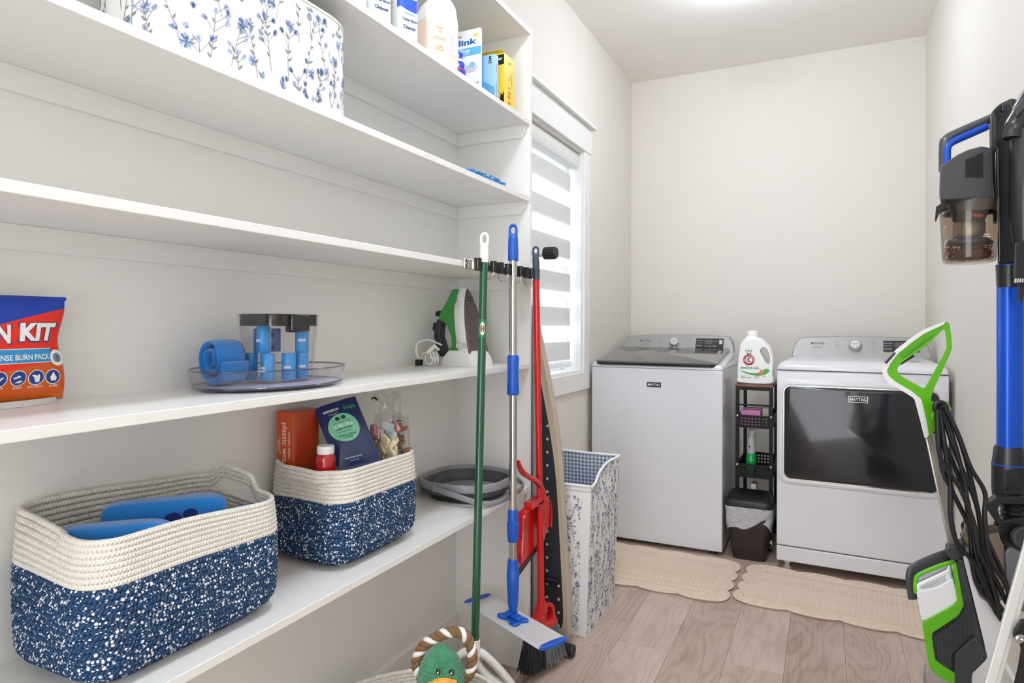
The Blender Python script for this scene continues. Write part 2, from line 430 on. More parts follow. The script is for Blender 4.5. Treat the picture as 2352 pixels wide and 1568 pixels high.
# ================================================================== shelf goods
M_rope_w = None
def rope_white(t, b):
    uv = t.coord('UV'); sep = t.new('ShaderNodeSeparateXYZ'); t.link(uv, sep.inputs[0])
    u, v = sep.outputs[0], sep.outputs[1]
    a = t.math('SINE', t.math('MULTIPLY_ADD', u, 1050, t.math('MULTIPLY', v, 18.85)))
    c = t.math('SINE', t.math('MULTIPLY_ADD', u, 1050, t.math('MULTIPLY', v, -18.85)))
    t.bump(t.math('MAXIMUM', a, c), .0007)
    n = t.noise(t.coord(), 30, 3)
    t.link(t.mix(n, lin('#e2ddd2'), lin('#f3efe7')), b.inputs['Base Color'])
def rope_blue(t, b):
    uv = t.coord('UV'); p = t.map(uv, (150, 4.1, 1))
    vo = t.new('ShaderNodeTexVoronoi'); vo.voronoi_dimensions = '2D'; t.link(p, vo.inputs['Vector']); vo.inputs['Scale'].default_value = 1; vo.inputs['Randomness'].default_value = .8
    sep = t.new('ShaderNodeSeparateXYZ'); t.link(vo.outputs['Color'], sep.inputs[0])
    big = t.math('MULTIPLY_ADD', sep.outputs[0], .52, -.10)                 # spot radius differs per cell
    nz = t.math('MULTIPLY', t.math('SUBTRACT', t.noise(t.coord(), 420, 2), .5), .35)
    m = t.math('LESS_THAN', t.math('ADD', vo.outputs['Distance'], nz), big)
    s2 = t.new('ShaderNodeSeparateXYZ'); t.link(uv, s2.inputs[0])
    a = t.math('SINE', t.math('MULTIPLY_ADD', s2.outputs[0], 900, t.math('MULTIPLY', s2.outputs[1], 12.57)))
    base = t.mix(t.math('MULTIPLY_ADD', a, .5, .5), lin('#1e3552'), lin('#33557c'))
    t.link(t.mix(m, base, lin('#e6e7ee')), b.inputs['Base Color'])
    t.bump(t.math('ADD', t.math('MULTIPLY', a, .5), m), .0009)
M_rope_w = mat('cream cotton rope', '#ece7dd', .85, fn=rope_white, spec=.2)
M_rope_b = mat('navy flecked rope', '#25456c', .8, fn=rope_blue, spec=.2)
def rope_basket(label, x0, x1, y0, y1, z0, n, nblue, pitch, rad, handle=None, wave=None, group=None, allwhite=False):
    """coiled rope basket: every coil of rope a part"""
    t = thing('rope_basket', label, 'basket', ((x0+x1)/2, (y0+y1)/2, z0), group)
    r = pitch*.54; rnd = random.Random(n)
    for k in range(n):
        q = k/(n-1); ins = .030*max(0, 1-k/4.0)**2 + .006*math.sin(PI*q)*-1 + (.004 if k < 2 else 0)
        ring = resample(rrect(x0+ins, x1-ins, y0+ins, y1-ins, max(rad-ins*.3, .03), 0, 8), 128)
        out = []
        for p in ring:
            dz = (wave(p.x, p.y)*q*q if wave else 0); off = V((0, 0, 0))
            if handle: hz, off = handle(p, k, n); dz += hz
            out.append(V((p.x, p.y, z0 + r + k*pitch + dz)) + off)
        MB().tube(out, r, 8, closed=True, uvs=True, u0=rnd.uniform(0, 9)).build('rope_coil', M_rope_b if k < nblue else M_rope_w, t, ang=180)
    ring = rrect(x0+.03, x1-.03, y0+.03, y1-.03, rad, z0+.001, 8)
    MB().loft([ring, [p+V((0, 0, .006)) for p in ring]]).build('base', M_rope_w if allwhite else M_rope_b, t)
    return t
Z5, Z4, Z2, Z1 = SH[5], SH[4], SH[2], SH[1]
def sm(a, b, x): q = min(max((x-a)/(b-a), 0), 1); return q*q*(3-2*q)
# large basket: raised loop handle at the far (+Y) end, folded handle at the near end
def big_handle(p, k, n):
    cx = -1.172; f = 1-sm(.040, .072, abs(p.x-cx))
    if p.y > .96:                                    # far end
        if k >= n-3: return .025*f, V((0, .004*f, 0))
        if k >= n-6: return -.003*f, V((0, 0, 0))
    if p.y < .66 and k >= n-3: return -.006*f*(k-n+4)/3, V((0, .012*f*(k-n+4)/3, 0))
    return 0, V((0, 0, 0))
def big_wave(x, y): return .018*sm(-1.1, -1.25, x)*sm(1.0, .7, y) - .012*sm(-1.16, -1.03, x) - .016*sm(.75, 1.0, y)*sm(-1.25, -1.1, x)
rope_basket('large cream and navy flecked rope basket holding folded blue towels', -1.272, -1.028, .625, 1.018, Z5, 25, 17, .0104, .055, big_handle, big_wave, 'rope storage baskets')
def small_handle(p, k, n):
    f = 1-sm(.05, .085, abs(p.x+1.15))
    if p.y < 1.25 and k >= n-3: return -.002*f, V((0, -.013*f, 0))
    if p.y < 1.25 and k == n-4: return -.003*f, V((0, .002*f, 0))
    return 0, V((0, 0, 0))
rope_basket('small cream and navy flecked rope basket holding coffee and packaged groceries', -1.27, -1.035, 1.205, 1.535, Z5, 24, 16, .0104, .055, small_handle, lambda x, y: -.008*sm(-1.2, -1.04, x), 'rope storage baskets')
# towels in the large basket
def towel_fn(t, b):
    n = t.noise(t.coord(), 700, 3); t.link(t.mix(n, lin('#1668b8'), lin('#2f8bd6')), b.inputs['Base Color']); t.bump(n, .0012)
M_towel = mat('blue terry cloth', '#1f77c6', .95, sheen=.5, fn=towel_fn, spec=.1)
M_navy_print = mat('navy print', '#0b2a6e', .9)
def pillow(mb, c, ex, ey, ez, hx, hy, hz, p=4, n=18):
    """rounded block (superellipsoid)"""
    ex, ey, ez = V(ex).normalized(), V(ey).normalized(), V(ez).normalized(); c = V(c)
    def sp(a, e): return math.copysign(abs(a)**(2/e), a)
    m = n; rings = []
    for i in range(n+1):
        f = -PI/2+PI*i/n
        rings.append([c + ex*hx*sp(math.cos(f), p)*sp(math.cos(2*PI*j/(2*m)), p) + ey*hy*sp(math.cos(f), p)*sp(math.sin(2*PI*j/(2*m)), p) + ez*hz*sp(math.sin(f), p) for j in range(2*m)])
    return mb.loft(rings)
def towel(label, u, v, d, hx, hy, hz, yaw, p=7, ovals=()):
    c = atD(u, v, d); e = V((math.cos(yaw), math.sin(yaw), 0)); n = V((e.y, -e.x, 0))      # n faces the room
    t = thing('folded_towel', label, 'towel', c-V((0, 0, hz)))
    b = MB(); pillow(b, c, e, n, (0, 0, 1), hx, hy, hz, p); b.build('cloth', M_towel, t, ang=80)
    for ou, ovv, a in ovals:
        q = atP(ou, ovv, c+n*(hy+.0006), n)
        b = MB(); b.prism([q + e*(math.cos(k*PI/11)*.0145*a) + V((0, 0, math.sin(k*PI/11)*.0105*a)) for k in range(22)], -n*.004); b.build('oval_print', M_navy_print, t)
towel('folded blue terry towel with two navy ovals, standing in the large rope basket', 382, 1207, 1.235, .106, .024, .053, .85, 7, ((397, 1190, 1.0), (437, 1179, .9)))
towel('plain folded blue towel lying low at the near end of the large rope basket', 258, 1240, 1.112, .094, .024, .030, .78, 4)
towel('small blue towel corner showing under the loop handle of the large basket', 562, 1192, 1.365, .030, .026, .028, .9, 3)
# plastic wrap carton
M_orange = mat('orange carton', '#c24a22', .45); M_cream_ink = mat('cream ink', '#f6dccb', .6)
fo = thing('plastic_wrap_box', 'orange carton of plastic wrap standing in the small rope basket', 'box', (-1.19, 1.25, .62))
YO0, YO1 = 1.226, 1.316; XO0, XO1 = -1.262, -1.204
b = MB().box((XO0, YO0, .61), (XO1, YO1, .952)); b.build('carton', M_orange, fo, bev=.0015)
b = MB(); f = lambda x, y: V((XO0+.052-y, YO0-.0006, .825-x))
def on_front(cx, cz): return lambda x, y: V((cx+y, YO0-.0006, cz-x))
text(b, 'plastic wrap', on_front(-1.236, .868), w=.112, bold=.012)
text(b, 'amazon basics', on_front(-1.218, .868), w=.066, bold=.004)
text(b, 'microwave safe', on_front(-1.250, .865), w=.045); text(b, 'BPA free', on_front(-1.256, .865), w=.028)
b.build('lettering', M_cream_ink, fo)
MB().box((XO0-.001, YO0+.006, .612), (XO1+.0012, YO1+.0012, .9535)).build('film_wrap', clear('shrink film', '#fbf4f0', .12, .9), fo, bev=.002)
# coffee bag
M_navy = mat('navy foil', '#14285c', .3, coat=.3); M_mint = mat('mint label', '#7cc9a4', .5); M_white_ink = mat('white ink', '#f2f2f0', .6); M_dark_ink = mat('dark green ink', '#1d3b38', .6)
M_green_ink = mat('green ink', '#49b36b', .6)
ct0 = thing('coffee_bag', 'navy coffee bag with a mint green round label leaning in the small basket', 'bag', (-1.1, 1.35, .62))
pc = [atD(u, v, d) for u, v, d in ((720, 941, 1.70), (816, 910, 1.74), (874, 1052, 1.70), (776, 1076, 1.64))]   # TL TR BR BL of the face
def bag_face(s, q, dep=0):
    a = pc[0].lerp(pc[1], s); c = pc[3].lerp(pc[2], s); p = a.lerp(c, q)
    n = (pc[1]-pc[0]).cross(pc[3]-pc[0]).normalized(); n = -n if n.dot(p-CAM) > 0 else n
    bulge = .020*(math.sin(PI*min(max(s, 0), 1))**.6)*(math.sin(PI*min(max(q*.95+.05, 0), 1))**.5) + .0012*math.sin(s*9+q*7)
    return p + n*(bulge + dep)
b = MB()
def back(s, q): 
    p = bag_face(s, q); n = (pc[1]-pc[0]).cross(pc[3]-pc[0]).normalized(); n = -n if n.dot(p-CAM) > 0 else n
    e = min(1, min(s, 1-s)*8)*min(1, q*6); a = pc[0].lerp(pc[1], s); c = pc[3].lerp(pc[2], s)
    return a.lerp(c, q) - n*(.001+.034*e)
b.grid(lambda s, q: bag_face(s, q*1.14), 20, 24); b.grid(lambda s, q: back(s, q*1.14), 20, 12); b.build('pouch', M_navy, ct0, ang=80)
W_, H_ = (pc[1]-pc[0]).length, (pc[3]-pc[0]).length
def on_bag(cs, cq, lift=.0012): return lambda x, y: bag_face(cs+x/W_, cq-y/H_, lift)
b = MB(); fb = on_bag(.47, .44, .0009); rr = .039
vs = [fb(0, 0)]; NR = 40
for q in (.5, 1): vs += [fb(rr*q*math.cos(2*PI*j/NR), rr*q*math.sin(2*PI*j/NR)) for j in range(NR)]
fs = [(0, 1+j, 1+(j+1) % NR) for j in range(NR)] + [(1+j, 1+NR+j, 1+NR+(j+1) % NR, 1+(j+1) % NR) for j in range(NR)]
b.add(vs, fs); rl_ = b.build('round_label', M_mint, ct0)
b = MB(); text(b, 'amazon', on_bag(.34, .13), w=.040, bold=.015); text(b, '100% ARABICA BEANS', on_bag(.42, .90), w=.044); text(b, 'NET WT 10 OZ', on_bag(.42, .945), w=.022)
text(b, 'SUMATRA', on_bag(.47, .41, .0018), w=.052, bold=.01)
fb = on_bag(.36, .165, .0015); b.add([fb(-.012+.004*i, -.002+.0035*(i/6-1)*(i/6)*4-(0 if e else .0012)) for e in (1, 0) for i in range(7)], [(i, i+1, i+8, i+7) for i in range(6)])
b.build('lettering', M_white_ink, ct0)
b = MB(); text(b, 'fresh', on_bag(.76, .145), w=.030, bold=.01); b.build('lettering', M_green_ink, ct0)
b = MB(); text(b, 'VERY SMOOTH & BOLD', on_bag(.47, .355, .0018), w=.046); text(b, 'DARK ROAST', on_bag(.47, .46, .0018), w=.042, bold=.01)
text(b, 'fair trade organic', on_bag(.47, .51, .0018), w=.034); text(b, 'WHOLE BEAN', on_bag(.47, .565, .0018), w=.046, bold=.004); text(b, 'COFFEE', on_bag(.47, .605, .0018), w=.026, bold=.004)
for s in (-.008, .008):
    fb = on_bag(.47, .29, .0018); b.add([fb(s+.0055*math.cos(2*PI*j/16), .0055*math.sin(2*PI*j/16)) for j in range(16)], [tuple(range(16))])
b.build('lettering', M_dark_ink, rl_)
# red jar with white cap
jr = thing('spread_jar', 'red jar with a white screw cap between carton and coffee bag', 'jar', atD(748, 1066, 1.60))
c = atD(748, 1050, 1.60); R = .0245
M_red_jar = mat('red glass', '#b3161c', .12, coat=.5)
MB().lathe([(.016, -.085), (R, -.08), (R, -.01), (R*.96, 0), (R*.82, .008), (.018, .012)], c, n=28).build('jar_body', M_red_jar, jr)
MB().lathe([(.0205, .010), (.021, .012), (.021, .027), (.0195, .0295), (.001, .030)], c, n=40).build('screw_cap', mat('white cap', '#eceeec', .35), jr)
# clear bags of snacks
M_film = clear('clear film', '#f6f7f6', .08, 1.3)
def crumple_bag(label, cu, cv, d, w, h, lean, seed, parent_cat='bag'):
    t = thing('clear_bag', label, parent_cat, atD(cu, cv+100, d)); rnd = random.Random(seed)
    c = atD(cu, cv, d); ph = [rnd.uniform(0, 6) for _ in range(6)]
    def f(side):
        def g(s, q):
            x = (s-.5)*w*(1-.12*q + .1*math.sin(q*5+ph[0])); z = (q-.5)*h
            e = math.sin(PI*s)**.6*(1-q**3*.8)
            y = side*.03*e + .005*math.sin(s*17+q*6+ph[1])*e + .004*math.sin(q*23+s*9+ph[2]) + .006*math.sin(s*6-q*9+ph[3])
            return c + RGT*(x + lean*q) + V((0, 0, z + .004*math.sin(s*14+ph[4]))) - FWD*y
        return g
    b = MB(); b.grid(f(1), 22, 26); b.grid(f(-1), 22, 26); b.build('film', M_film, t, ang=50)
    return t, c, rnd
t, c, rnd = crumple_bag('clear bag of cream snack pieces with a crumpled top beside the coffee bag', 882, 985, 1.775, .088, .20, .012, 3)
mats_s = [mat('cream snack', '#e9dcb8', .7), mat('pink snack', '#d79a9c', .7), mat('grey snack', '#b9c3c6', .6)]
pos = []
for i in range(26):
    q = rnd.random(); p = c + RGT*rnd.uniform(-.030, .030) + V((0, 0, -.085 + q*.105)) - FWD*rnd.uniform(-.012, .012)
    b = MB(); s = rnd.uniform(.013, .020); a = rnd.uniform(0, 6)
    e1 = V((math.cos(a), .3, math.sin(a))).normalized(); e2 = e1.cross(V((.2, 1, .1))).normalized()
    pillow(b, p, e1, e2, e1.cross(e2), s, s*.62, s*.28, 7, 8)
    b.build('snack_piece', mats_s[0 if q < .62 else (1 if rnd.random() < .4 else 2)], t, ang=70)
p = c + V((0, 0, .084)) - FWD*.012 - RGT*.024
MB().tube([p - RGT*.008, p + V((0, 0, .004)), p + RGT*.008 - V((0, 0, .003))], .0028, 6).build('black_clip', mat('black plastic', '#16171a', .4), t)
t, c, rnd = crumple_bag('clear bag of brown snacks at the right end of the small basket', 920, 1008, 1.83, .055, .13, .0, 8)
for i in range(16):
    p = c + RGT*rnd.uniform(-.02, .022) + V((0, 0, rnd.uniform(-.06, .035))) - FWD*rnd.uniform(-.012, .012)
    b = MB(); s = rnd.uniform(.009, .014); pillow(b, p, (1, .3, .2), (0, 1, .4), (.1, -.2, 1), s, s*.7, s*.5, 3, 6); b.build('snack_piece', mat('brown snack', '#a06a3f', .6), t, ang=70)
t, c, rnd = crumple_bag('small clear zip pouch with blue bars behind the snack bags', 921, 985, 1.90, .022, .09, .0, 5)
b = MB()
for k in range(3):
    p = c + V((0, 0, .026-k*.008)) - FWD*.03; b.add([p - RGT*.007, p + RGT*.007, p + RGT*.007 + V((0, 0, .004)), p - RGT*.007 + V((0, 0, .004))], [(0, 1, 2, 3)])
b.build('blue_bars', M_navy_print, t)
# ---------------------------------------------------------------- collapsible bucket
M_gr = mat('grey rubber', '#8d8d92', .35); M_dg = mat('dark grey rubber', '#4b4b4e', .45); M_dk = mat('darker rubber', '#2f2f31', .5)
bk = thing('collapsible_bucket', 'flat folded grey collapsible bucket with carry handle on the bottom shelf', 'bucket', (-1.135, 2.0, Z5))
cx, cy = -1.135, 1.985
def sq(r, z, k=.82): return rrect(cx-r, cx+r, cy-r*1.03, cy+r*1.03, r*k, z, 8)
def band(rs, name, m, p=bk, **k): MB().loft([sq(r, z) for r, z in rs], False, False).build(name, m, p, **k)
band([(.118, Z5), (.122, Z5+.001), (.130, Z5+.016), (.136, Z5+.02)], 'foot', M_dk)
band([(.136, Z5+.02), (.142, Z5+.022), (.146, Z5+.040), (.148, Z5+.042)], 'lower_wall', M_dg)
band([(.147, Z5+.040), (.152, Z5+.041), (.154, Z5+.062), (.152, Z5+.066), (.147, Z5+.067), (.144, Z5+.062), (.140, Z5+.03)], 'rim', M_gr)
for k, r in enumerate((.134, .123, .112)):
    band([(r+.007, Z5+.026), (r+.003, Z5+.053-k*.004), (r, Z5+.056-k*.004), (r-.003, Z5+.053-k*.004), (r-.005, Z5+.022)], 'fold_ring', M_dg)
MB().loft([sq(.125, Z5+.006), sq(.125, Z5+.020), sq(.100, Z5+.021), sq(.02, Z5+.021)], True, True).build('floor_plate', M_gr, bk)
b = MB().box((cx-.02, cy-.055, Z5+.0215), (cx+.035, cy+.03, Z5+.0225)); plb = b.build('paper_label', mat('blue grey label', '#5d7f9c', .5), bk)
b = MB(); text(b, 'KEEP FLAT', lambda x, y: V((cx+.01-y, cy-.012+x, Z5+.0229)), w=.06); b.build('lettering', M_white_ink, plb)
hp = smooth_path([(cx-.03, cy-.166, Z5+.05), (cx+.06, cy-.170, Z5+.036), (cx+.135, cy-.150, Z5+.018), (cx+.163, cy-.09, Z5+.011), (cx+.166, cy, Z5+.011), (cx+.163, cy+.09, Z5+.012), (cx+.14, cy+.15, Z5+.02), (cx+.06, cy+.172, Z5+.04), (cx-.03, cy+.166, Z5+.05)], 8)
MB().tube(hp, .0075, 10, flat=(.6, 1.25), up=(0, 0, 1)).build('handle', M_gr, bk)
for s in (-1, 1): MB().cyl((cx-.03, cy+s*.154, Z5+.05), (cx-.03, cy+s*.172, Z5+.05), .011).build('pivot', M_gr, bk, bev=.002)
# ---------------------------------------------------------------- burn kit pouch
XK = -1.222
kb = thing('burn_kit_pouch', 'red, blue and orange burn kit pouch standing on the middle shelf', 'pouch', (XK, .6, Z4))
pL = .42; pR = atX(158, 800, XK).y; zb, zt = Z4+.008, atX(160, 682, XK).z
def kit(s, q, lift=0):
    y = pL+(pR-pL)*s; z = zb+(zt-zb)*q
    side = .003*math.sin(q*9)*sm(.75, 1, s); e = (math.sin(PI*min(max(s, 0), 1))**.55)*(math.sin(PI*min(max(q, 0), 1))**.5)
    wr = .0018*math.sin(s*21+q*5)*(1-sm(.1, .35, q)*sm(.95, .7, q)) + .0012*math.sin(s*11-q*19)
    return V((XK - .018 + .028*e + wr*e + lift, y + side + (.004 if q > .96 else 0)*sm(.9, 1, s) - .006*sm(.7, 1, s)*sm(.3, .6, q)*sm(.95, .6, q), z))
def kit_fn(t, b):
    uv = t.coord('UV'); s = t.new('ShaderNodeSeparateXYZ'); t.link(uv, s.inputs[0]); u, v = s.outputs[0], s.outputs[1]
    f1 = t.math('MULTIPLY_ADD', t.math('SMOOTH_MAX', u, .0, .1), .0, .0)
    # blue above a curve that swings up to the right; orange below a mirrored one
    e1 = t.math('ADD', .60, t.math('MULTIPLY', .29, t.math('POWER', t.math('MULTIPLY_ADD', u, 1.7, -.7, clamp=True), .75)))
    e2 = t.math('ADD', .24, t.math('MULTIPLY', .15, t.math('POWER', t.math('MULTIPLY_ADD', u, 1.9, -.9, clamp=True), .8)))
    blue = t.math('GREATER_THAN', v, e1); org = t.math('LESS_THAN', v, e2); edge = t.math('LESS_THAN', v, .055)
    c = t.mix(blue, lin('#ea2a12'), lin('#0e3cae')); c = t.mix(org, c, lin('#d65c0e')); c = t.mix(edge, c, lin('#d66a1e'))
    t.link(c, b.inputs['Base Color'])
M_kit = mat('printed foil pouch', '#e2331b', .38, fn=kit_fn)
b = MB(); b.grid(lambda s, q: kit(s, q), 40, 40); b.build('front_panel', M_kit, kb, ang=80)
M_silver = mat('silver white foil', '#d7d5d6', .3)
def kit_back(s, q):
    p = kit(s, q); e = min(1, s*8, (1-s)*8)*min(1, (1-q)*3.0); return V((XK-.018-.046*e-.0005, p.y, p.z if q > .08 else Z4+.001+(p.z-Z4)*.5))
b = MB(); b.grid(kit_back, 24, 24)
b.grid(lambda s, q: V((XK-.018+.022*math.sin(PI*s)**.5-(1-q)*.002 - .05*0, pL+.01+(pR-pL-.02)*s, Z4+.0005+.011*q)), 24, 2); b.build('back_panel', M_silver, kb, ang=80)
LW = pR-pL; LH = zt-zb
def kpx(u, v): p = atX(u, v, XK+.008); return (p.y-pL)/LW, (p.z-zb)/LH
def on_kit(u, v, lift=.0010):
    s0, q0 = kpx(u, v); return lambda x, y: kit(s0+x/LW, q0+y/LH, lift)
def wpx(u0, u1, v): return (atX(u1, v, XK+.008)-atX(u0, v, XK+.008)).length
def kdisc(b, u, v, r, lift=.0008, n=28):
    f = on_kit(u, v, lift); b.add([f(0, 0)]+[f(r*math.cos(2*PI*j/n), r*math.sin(2*PI*j/n)) for j in range(n)], [(0, 1+j, 1+(j+1) % n) for j in range(n)])
M_cyan = mat('cyan ink', '#2f95d0', .5); M_blue_ink = mat('blue ink', '#163f8f', .5); M_wh = M_white_ink
b = MB(); f = on_kit(20, 820, .0007); s0, q0 = kpx(-60, 822); s1, q1 = kpx(132, 822); hh = .0125/LH
b.grid(lambda s, q: kit(s0+(s1-s0)*s, q0-hh+2*hh*q, .0007), 24, 2); b.build('banner', M_wh, kb, ang=80)
b = MB(); hh2 = .0112/LH; b.grid(lambda s, q: kit(s0+(s1-s0)*s, q0-hh2+2*hh2*q, .0011), 24, 2); b.build('banner', M_cyan, kb, ang=80)
b = MB(); text(b, 'KIT', on_kit(97, 763, .0012), w=wpx(46, 148, 763)+.004, h=.034, bold=.07, shear=.1); text(b, 'N', on_kit(8, 768, .0012), w=.028, h=.034, bold=.07, shear=.1); b.build('lettering', M_blue_ink, kb)
b = MB(); text(b, 'KIT', on_kit(96, 762, .0017), w=wpx(46, 146, 763), h=.031, bold=.05, shear=.1); text(b, 'N', on_kit(7, 767, .0017), w=.025, h=.031, bold=.05, shear=.1)
text(b, 'RESPONSE BURN PACK', on_kit(40, 821, .0016), w=wpx(-52, 124, 821), h=.0095, bold=.02)
for u, v, s, wd in ((0, 893, 'OVEN', .014), (47, 891, 'SCALD', .0155), (90, 888, 'ELECTRICAL', .024), (132, 886, 'FLAME', .0145)): text(b, s, on_kit(u, v, .0012), w=wd, bold=.015)
b.build('lettering', M_wh, kb)
b = MB()
for u, v in ((-2, 872), (46, 869), (90, 867), (130, 865)): kdisc(b, u, v, .0135, .0009)
kdisc(b, 146, 821, .0145, .0014); b.build('icon_ring', M_wh, kb)
b = MB()
for u, v in ((-2, 872), (46, 869), (90, 867), (130, 865)): kdisc(b, u, v, .012, .0013)
b.build('icon_disc', M_blue_ink, kb)
b = MB(); kdisc(b, 146, 821, .0085, .0019, 20); seal = b.build('seal', mat('grey ink', '#7d8a99', .5), kb)
b = MB()
def kpoly(u, v, pts, k=1): f = on_kit(u, v, .0018); b.add([f(x*k, y*k) for x, y in pts], [tuple(range(len(pts)))])
kpoly(130, 865, [(-.004, -.007), (.004, -.007), (.006, -.002), (.003, .003), (.001, .009), (-.003, .003), (-.0055, 0)])
kpoly(90, 867, [(-.001, -.008), (.005, -.008), (.006, .002), (.004, .006), (.001, .003), (-.003, .005), (-.008, .004), (-.004, .001)])
kpoly(46, 869, [(-.008, .002), (-.003, .002), (-.002, .005), (.003, .004), (.004, .001), (-.001, .001), (-.002, -.001), (-.008, -.001)]); kpoly(46, 869, [(-.006, -.008), (.004, -.008), (.008, -.005), (.002, -.004)])
kpoly(-2, 872, [(-.008, -.004), (0, -.005), (.008, .003), (.004, .003), (0, -.001), (-.006, -.001)])
b.build('icon_figure', M_wh, kb)
b = MB(); f = on_kit(146, 821, .0023); b.add([f(x, y) for x, y in ((-.0008, -.006), (.0008, -.006), (.0008, .003), (.005, .005), (0, .004), (-.005, .005), (-.0008, .003))], [tuple(range(7))]); b.build('seal_figure', M_blue_ink, seal)
# ---------------------------------------------------------------- oval tray, container, bag rolls, rolled towel
M_acr = clear('clear acrylic', '#fafafb', .02, .9); M_acr2 = clear('clear acrylic thick', '#e9e9ef', .04, 1.2)
tcx, tcy, ta, tb = -1.140, 1.092, .138, .190
tr = thing('oval_tray', 'clear oval turntable tray with a low rim on the middle shelf', 'tray', (tcx, tcy, Z4))
def ov(k, z, n=72, d=0): return [V((tcx+(ta*k+d)*math.cos(2*PI*j/n), tcy+(tb*k+d)*math.sin(2*PI*j/n), z)) for j in range(n)]
MB().loft([ov(.55, Z4), ov(.55, Z4+.006), ov(.3, Z4+.006), ov(.3, Z4)], True, True).build('turntable_base', M_acr2, tr)
b = MB(); b.loft([ov(.93, Z4+.006), ov(.97, Z4+.012), ov(1, Z4+.042), ov(1.01, Z4+.044), ov(1, Z4+.0455), ov(1, Z4+.044, d=-.003), ov(.97, Z4+.013, d=-.003), ov(.93, Z4+.0085)], False, False); b.build('rim_wall', M_acr, tr, ang=30)
b = MB(); b.tube(ov(1, Z4+.0445), .0022, 8, closed=True); b.tube(ov(.96, Z4+.0085), .0025, 8, closed=True); b.build('rim_edge', clear('acrylic edge', '#c4c4d0', .05, 2), tr)
def mesh_liner(t, b):
    v = t.coord(); a = t.math('SINE', t.math('MULTIPLY', t.new('ShaderNodeSeparateXYZ').outputs[0], 1))
    sp = t.new('ShaderNodeSeparateXYZ'); t.link(v, sp.inputs[0])
    a = t.math('SINE', t.math('MULTIPLY', sp.outputs[0], 1400)); c = t.math('SINE', t.math('MULTIPLY', sp.outputs[1], 1400))
    t.link(t.mix(t.math('GREATER_THAN', t.math('MULTIPLY', a, c), .1), lin('#8d8b9e'), lin('#cac8d6')), b.inputs['Base Color'])
MB().loft([ov(.9, Z4+.008), ov(.9, Z4+.0095)]).build('mesh_liner', mat('mesh liner', '#9896a8', .4, fn=mesh_liner), tr)
ZT = Z4+.0097
kx0, kx1, ky0, ky1 = -1.200, -1.080, 1.036, 1.192
cn = thing('clear_canister', 'clear plastic canister with black lid holding blue bag rolls', 'canister', ((kx0+kx1)/2, (ky0+ky1)/2, ZT))
def cr(ins, z, r=.022): return rrect(kx0+ins, kx1-ins, ky0+ins, ky1-ins, r, z, 6)
ZK = atX(640, 722, -1.1).z
b = MB(); b.loft([cr(.018, ZT+.004), cr(.016, ZT), cr(.010, ZT+.004), cr(.0, ZK-.004), cr(-.002, ZK), cr(.0015, ZK), cr(.0025, ZK-.006), cr(.012, ZT+.006), cr(.018, ZT+.0055)], True, True); b.build('canister_body', M_acr, cn, ang=40)
M_blk = mat('black plastic', '#16171a', .4); M_smoke = mat('smoke black lid', '#101114', .08, coat=.6)
b = MB(); b.loft([cr(.004, ZK-.026), cr(.003, ZK-.0255), cr(.003, ZK-.003), cr(.0015, ZK+.0005), cr(.006, ZK+.002)], True, True); lidp = b.build('lid', M_smoke, cn)
p = V((kx1+.003, (ky0+ky1)/2+.004, ZK-.018)); b = MB(); b.box((p.x-.02, p.y-.030, p.z-.022), (p.x+.0035, p.y+.026, p.z+.018)); b.build('lid_latch', M_smoke, lidp, bev=.004)
M_roll = mat('blue bag film', '#2f9be6', .32, coat=.2, fn=lambda t, b: t.link(t.mix(t.noise(t.map(t.coord(), (1, 1, .15)), 260, 2), lin('#1f8adb'), lin('#55b4f0')), b.inputs['Base Color']))
M_paper = mat('paper tape', '#dbe4ec', .6)
r0 = thing('bag_roll', '', 'bag roll', (0, 0, 0)); rr = .0155
b = MB(); b.loft([[V((r*math.cos(2*PI*j/28), r*math.sin(2*PI*j/28), z)) for j in range(28)] for r, z in ((.006, .002), (.006, 0), (rr-.0015, 0), (rr, .002), (rr, .058), (rr-.0015, .060), (.006, .060), (.006, .058))], True, True); b.build('film_roll', M_roll, r0)
b = MB(); b.tube([(rr*math.cos(q/10)*1.02, rr*math.sin(q/10)*1.02, .028) for q in range(-9, 3)], .0035, 6, flat=(.15, 1), up=(0, 0, 1)); b.build('tape', M_paper, r0)
rolls = [('far left of the canister, lower layer', -1.176, 1.064, 0, 4.6), ('second from the left in the canister lower layer', -1.123, 1.064, 0, 5.0), ('third from the left in the canister lower layer', -1.105, 1.109, 0, 5.6), ('right end of the canister lower layer', -1.106, 1.150, 0, 5.9),
         ('left one of the upper layer in the canister', -1.142, 1.070, 1, 4.9), ('right one of the upper layer in the canister', -1.108, 1.153, 1, 5.8)]
for i, (d, x, y, lay, rz) in enumerate(rolls):
    o = r0 if i == 0 else copy_tree(r0)
    o.location = MAP((x, y, ZT+.0065+lay*.0605)); o.rotation_euler = (0, 0, rz)
    o['label'] = 'blue plastic bag roll, ' + d; o['group'] = 'blue bag rolls in the clear canister'
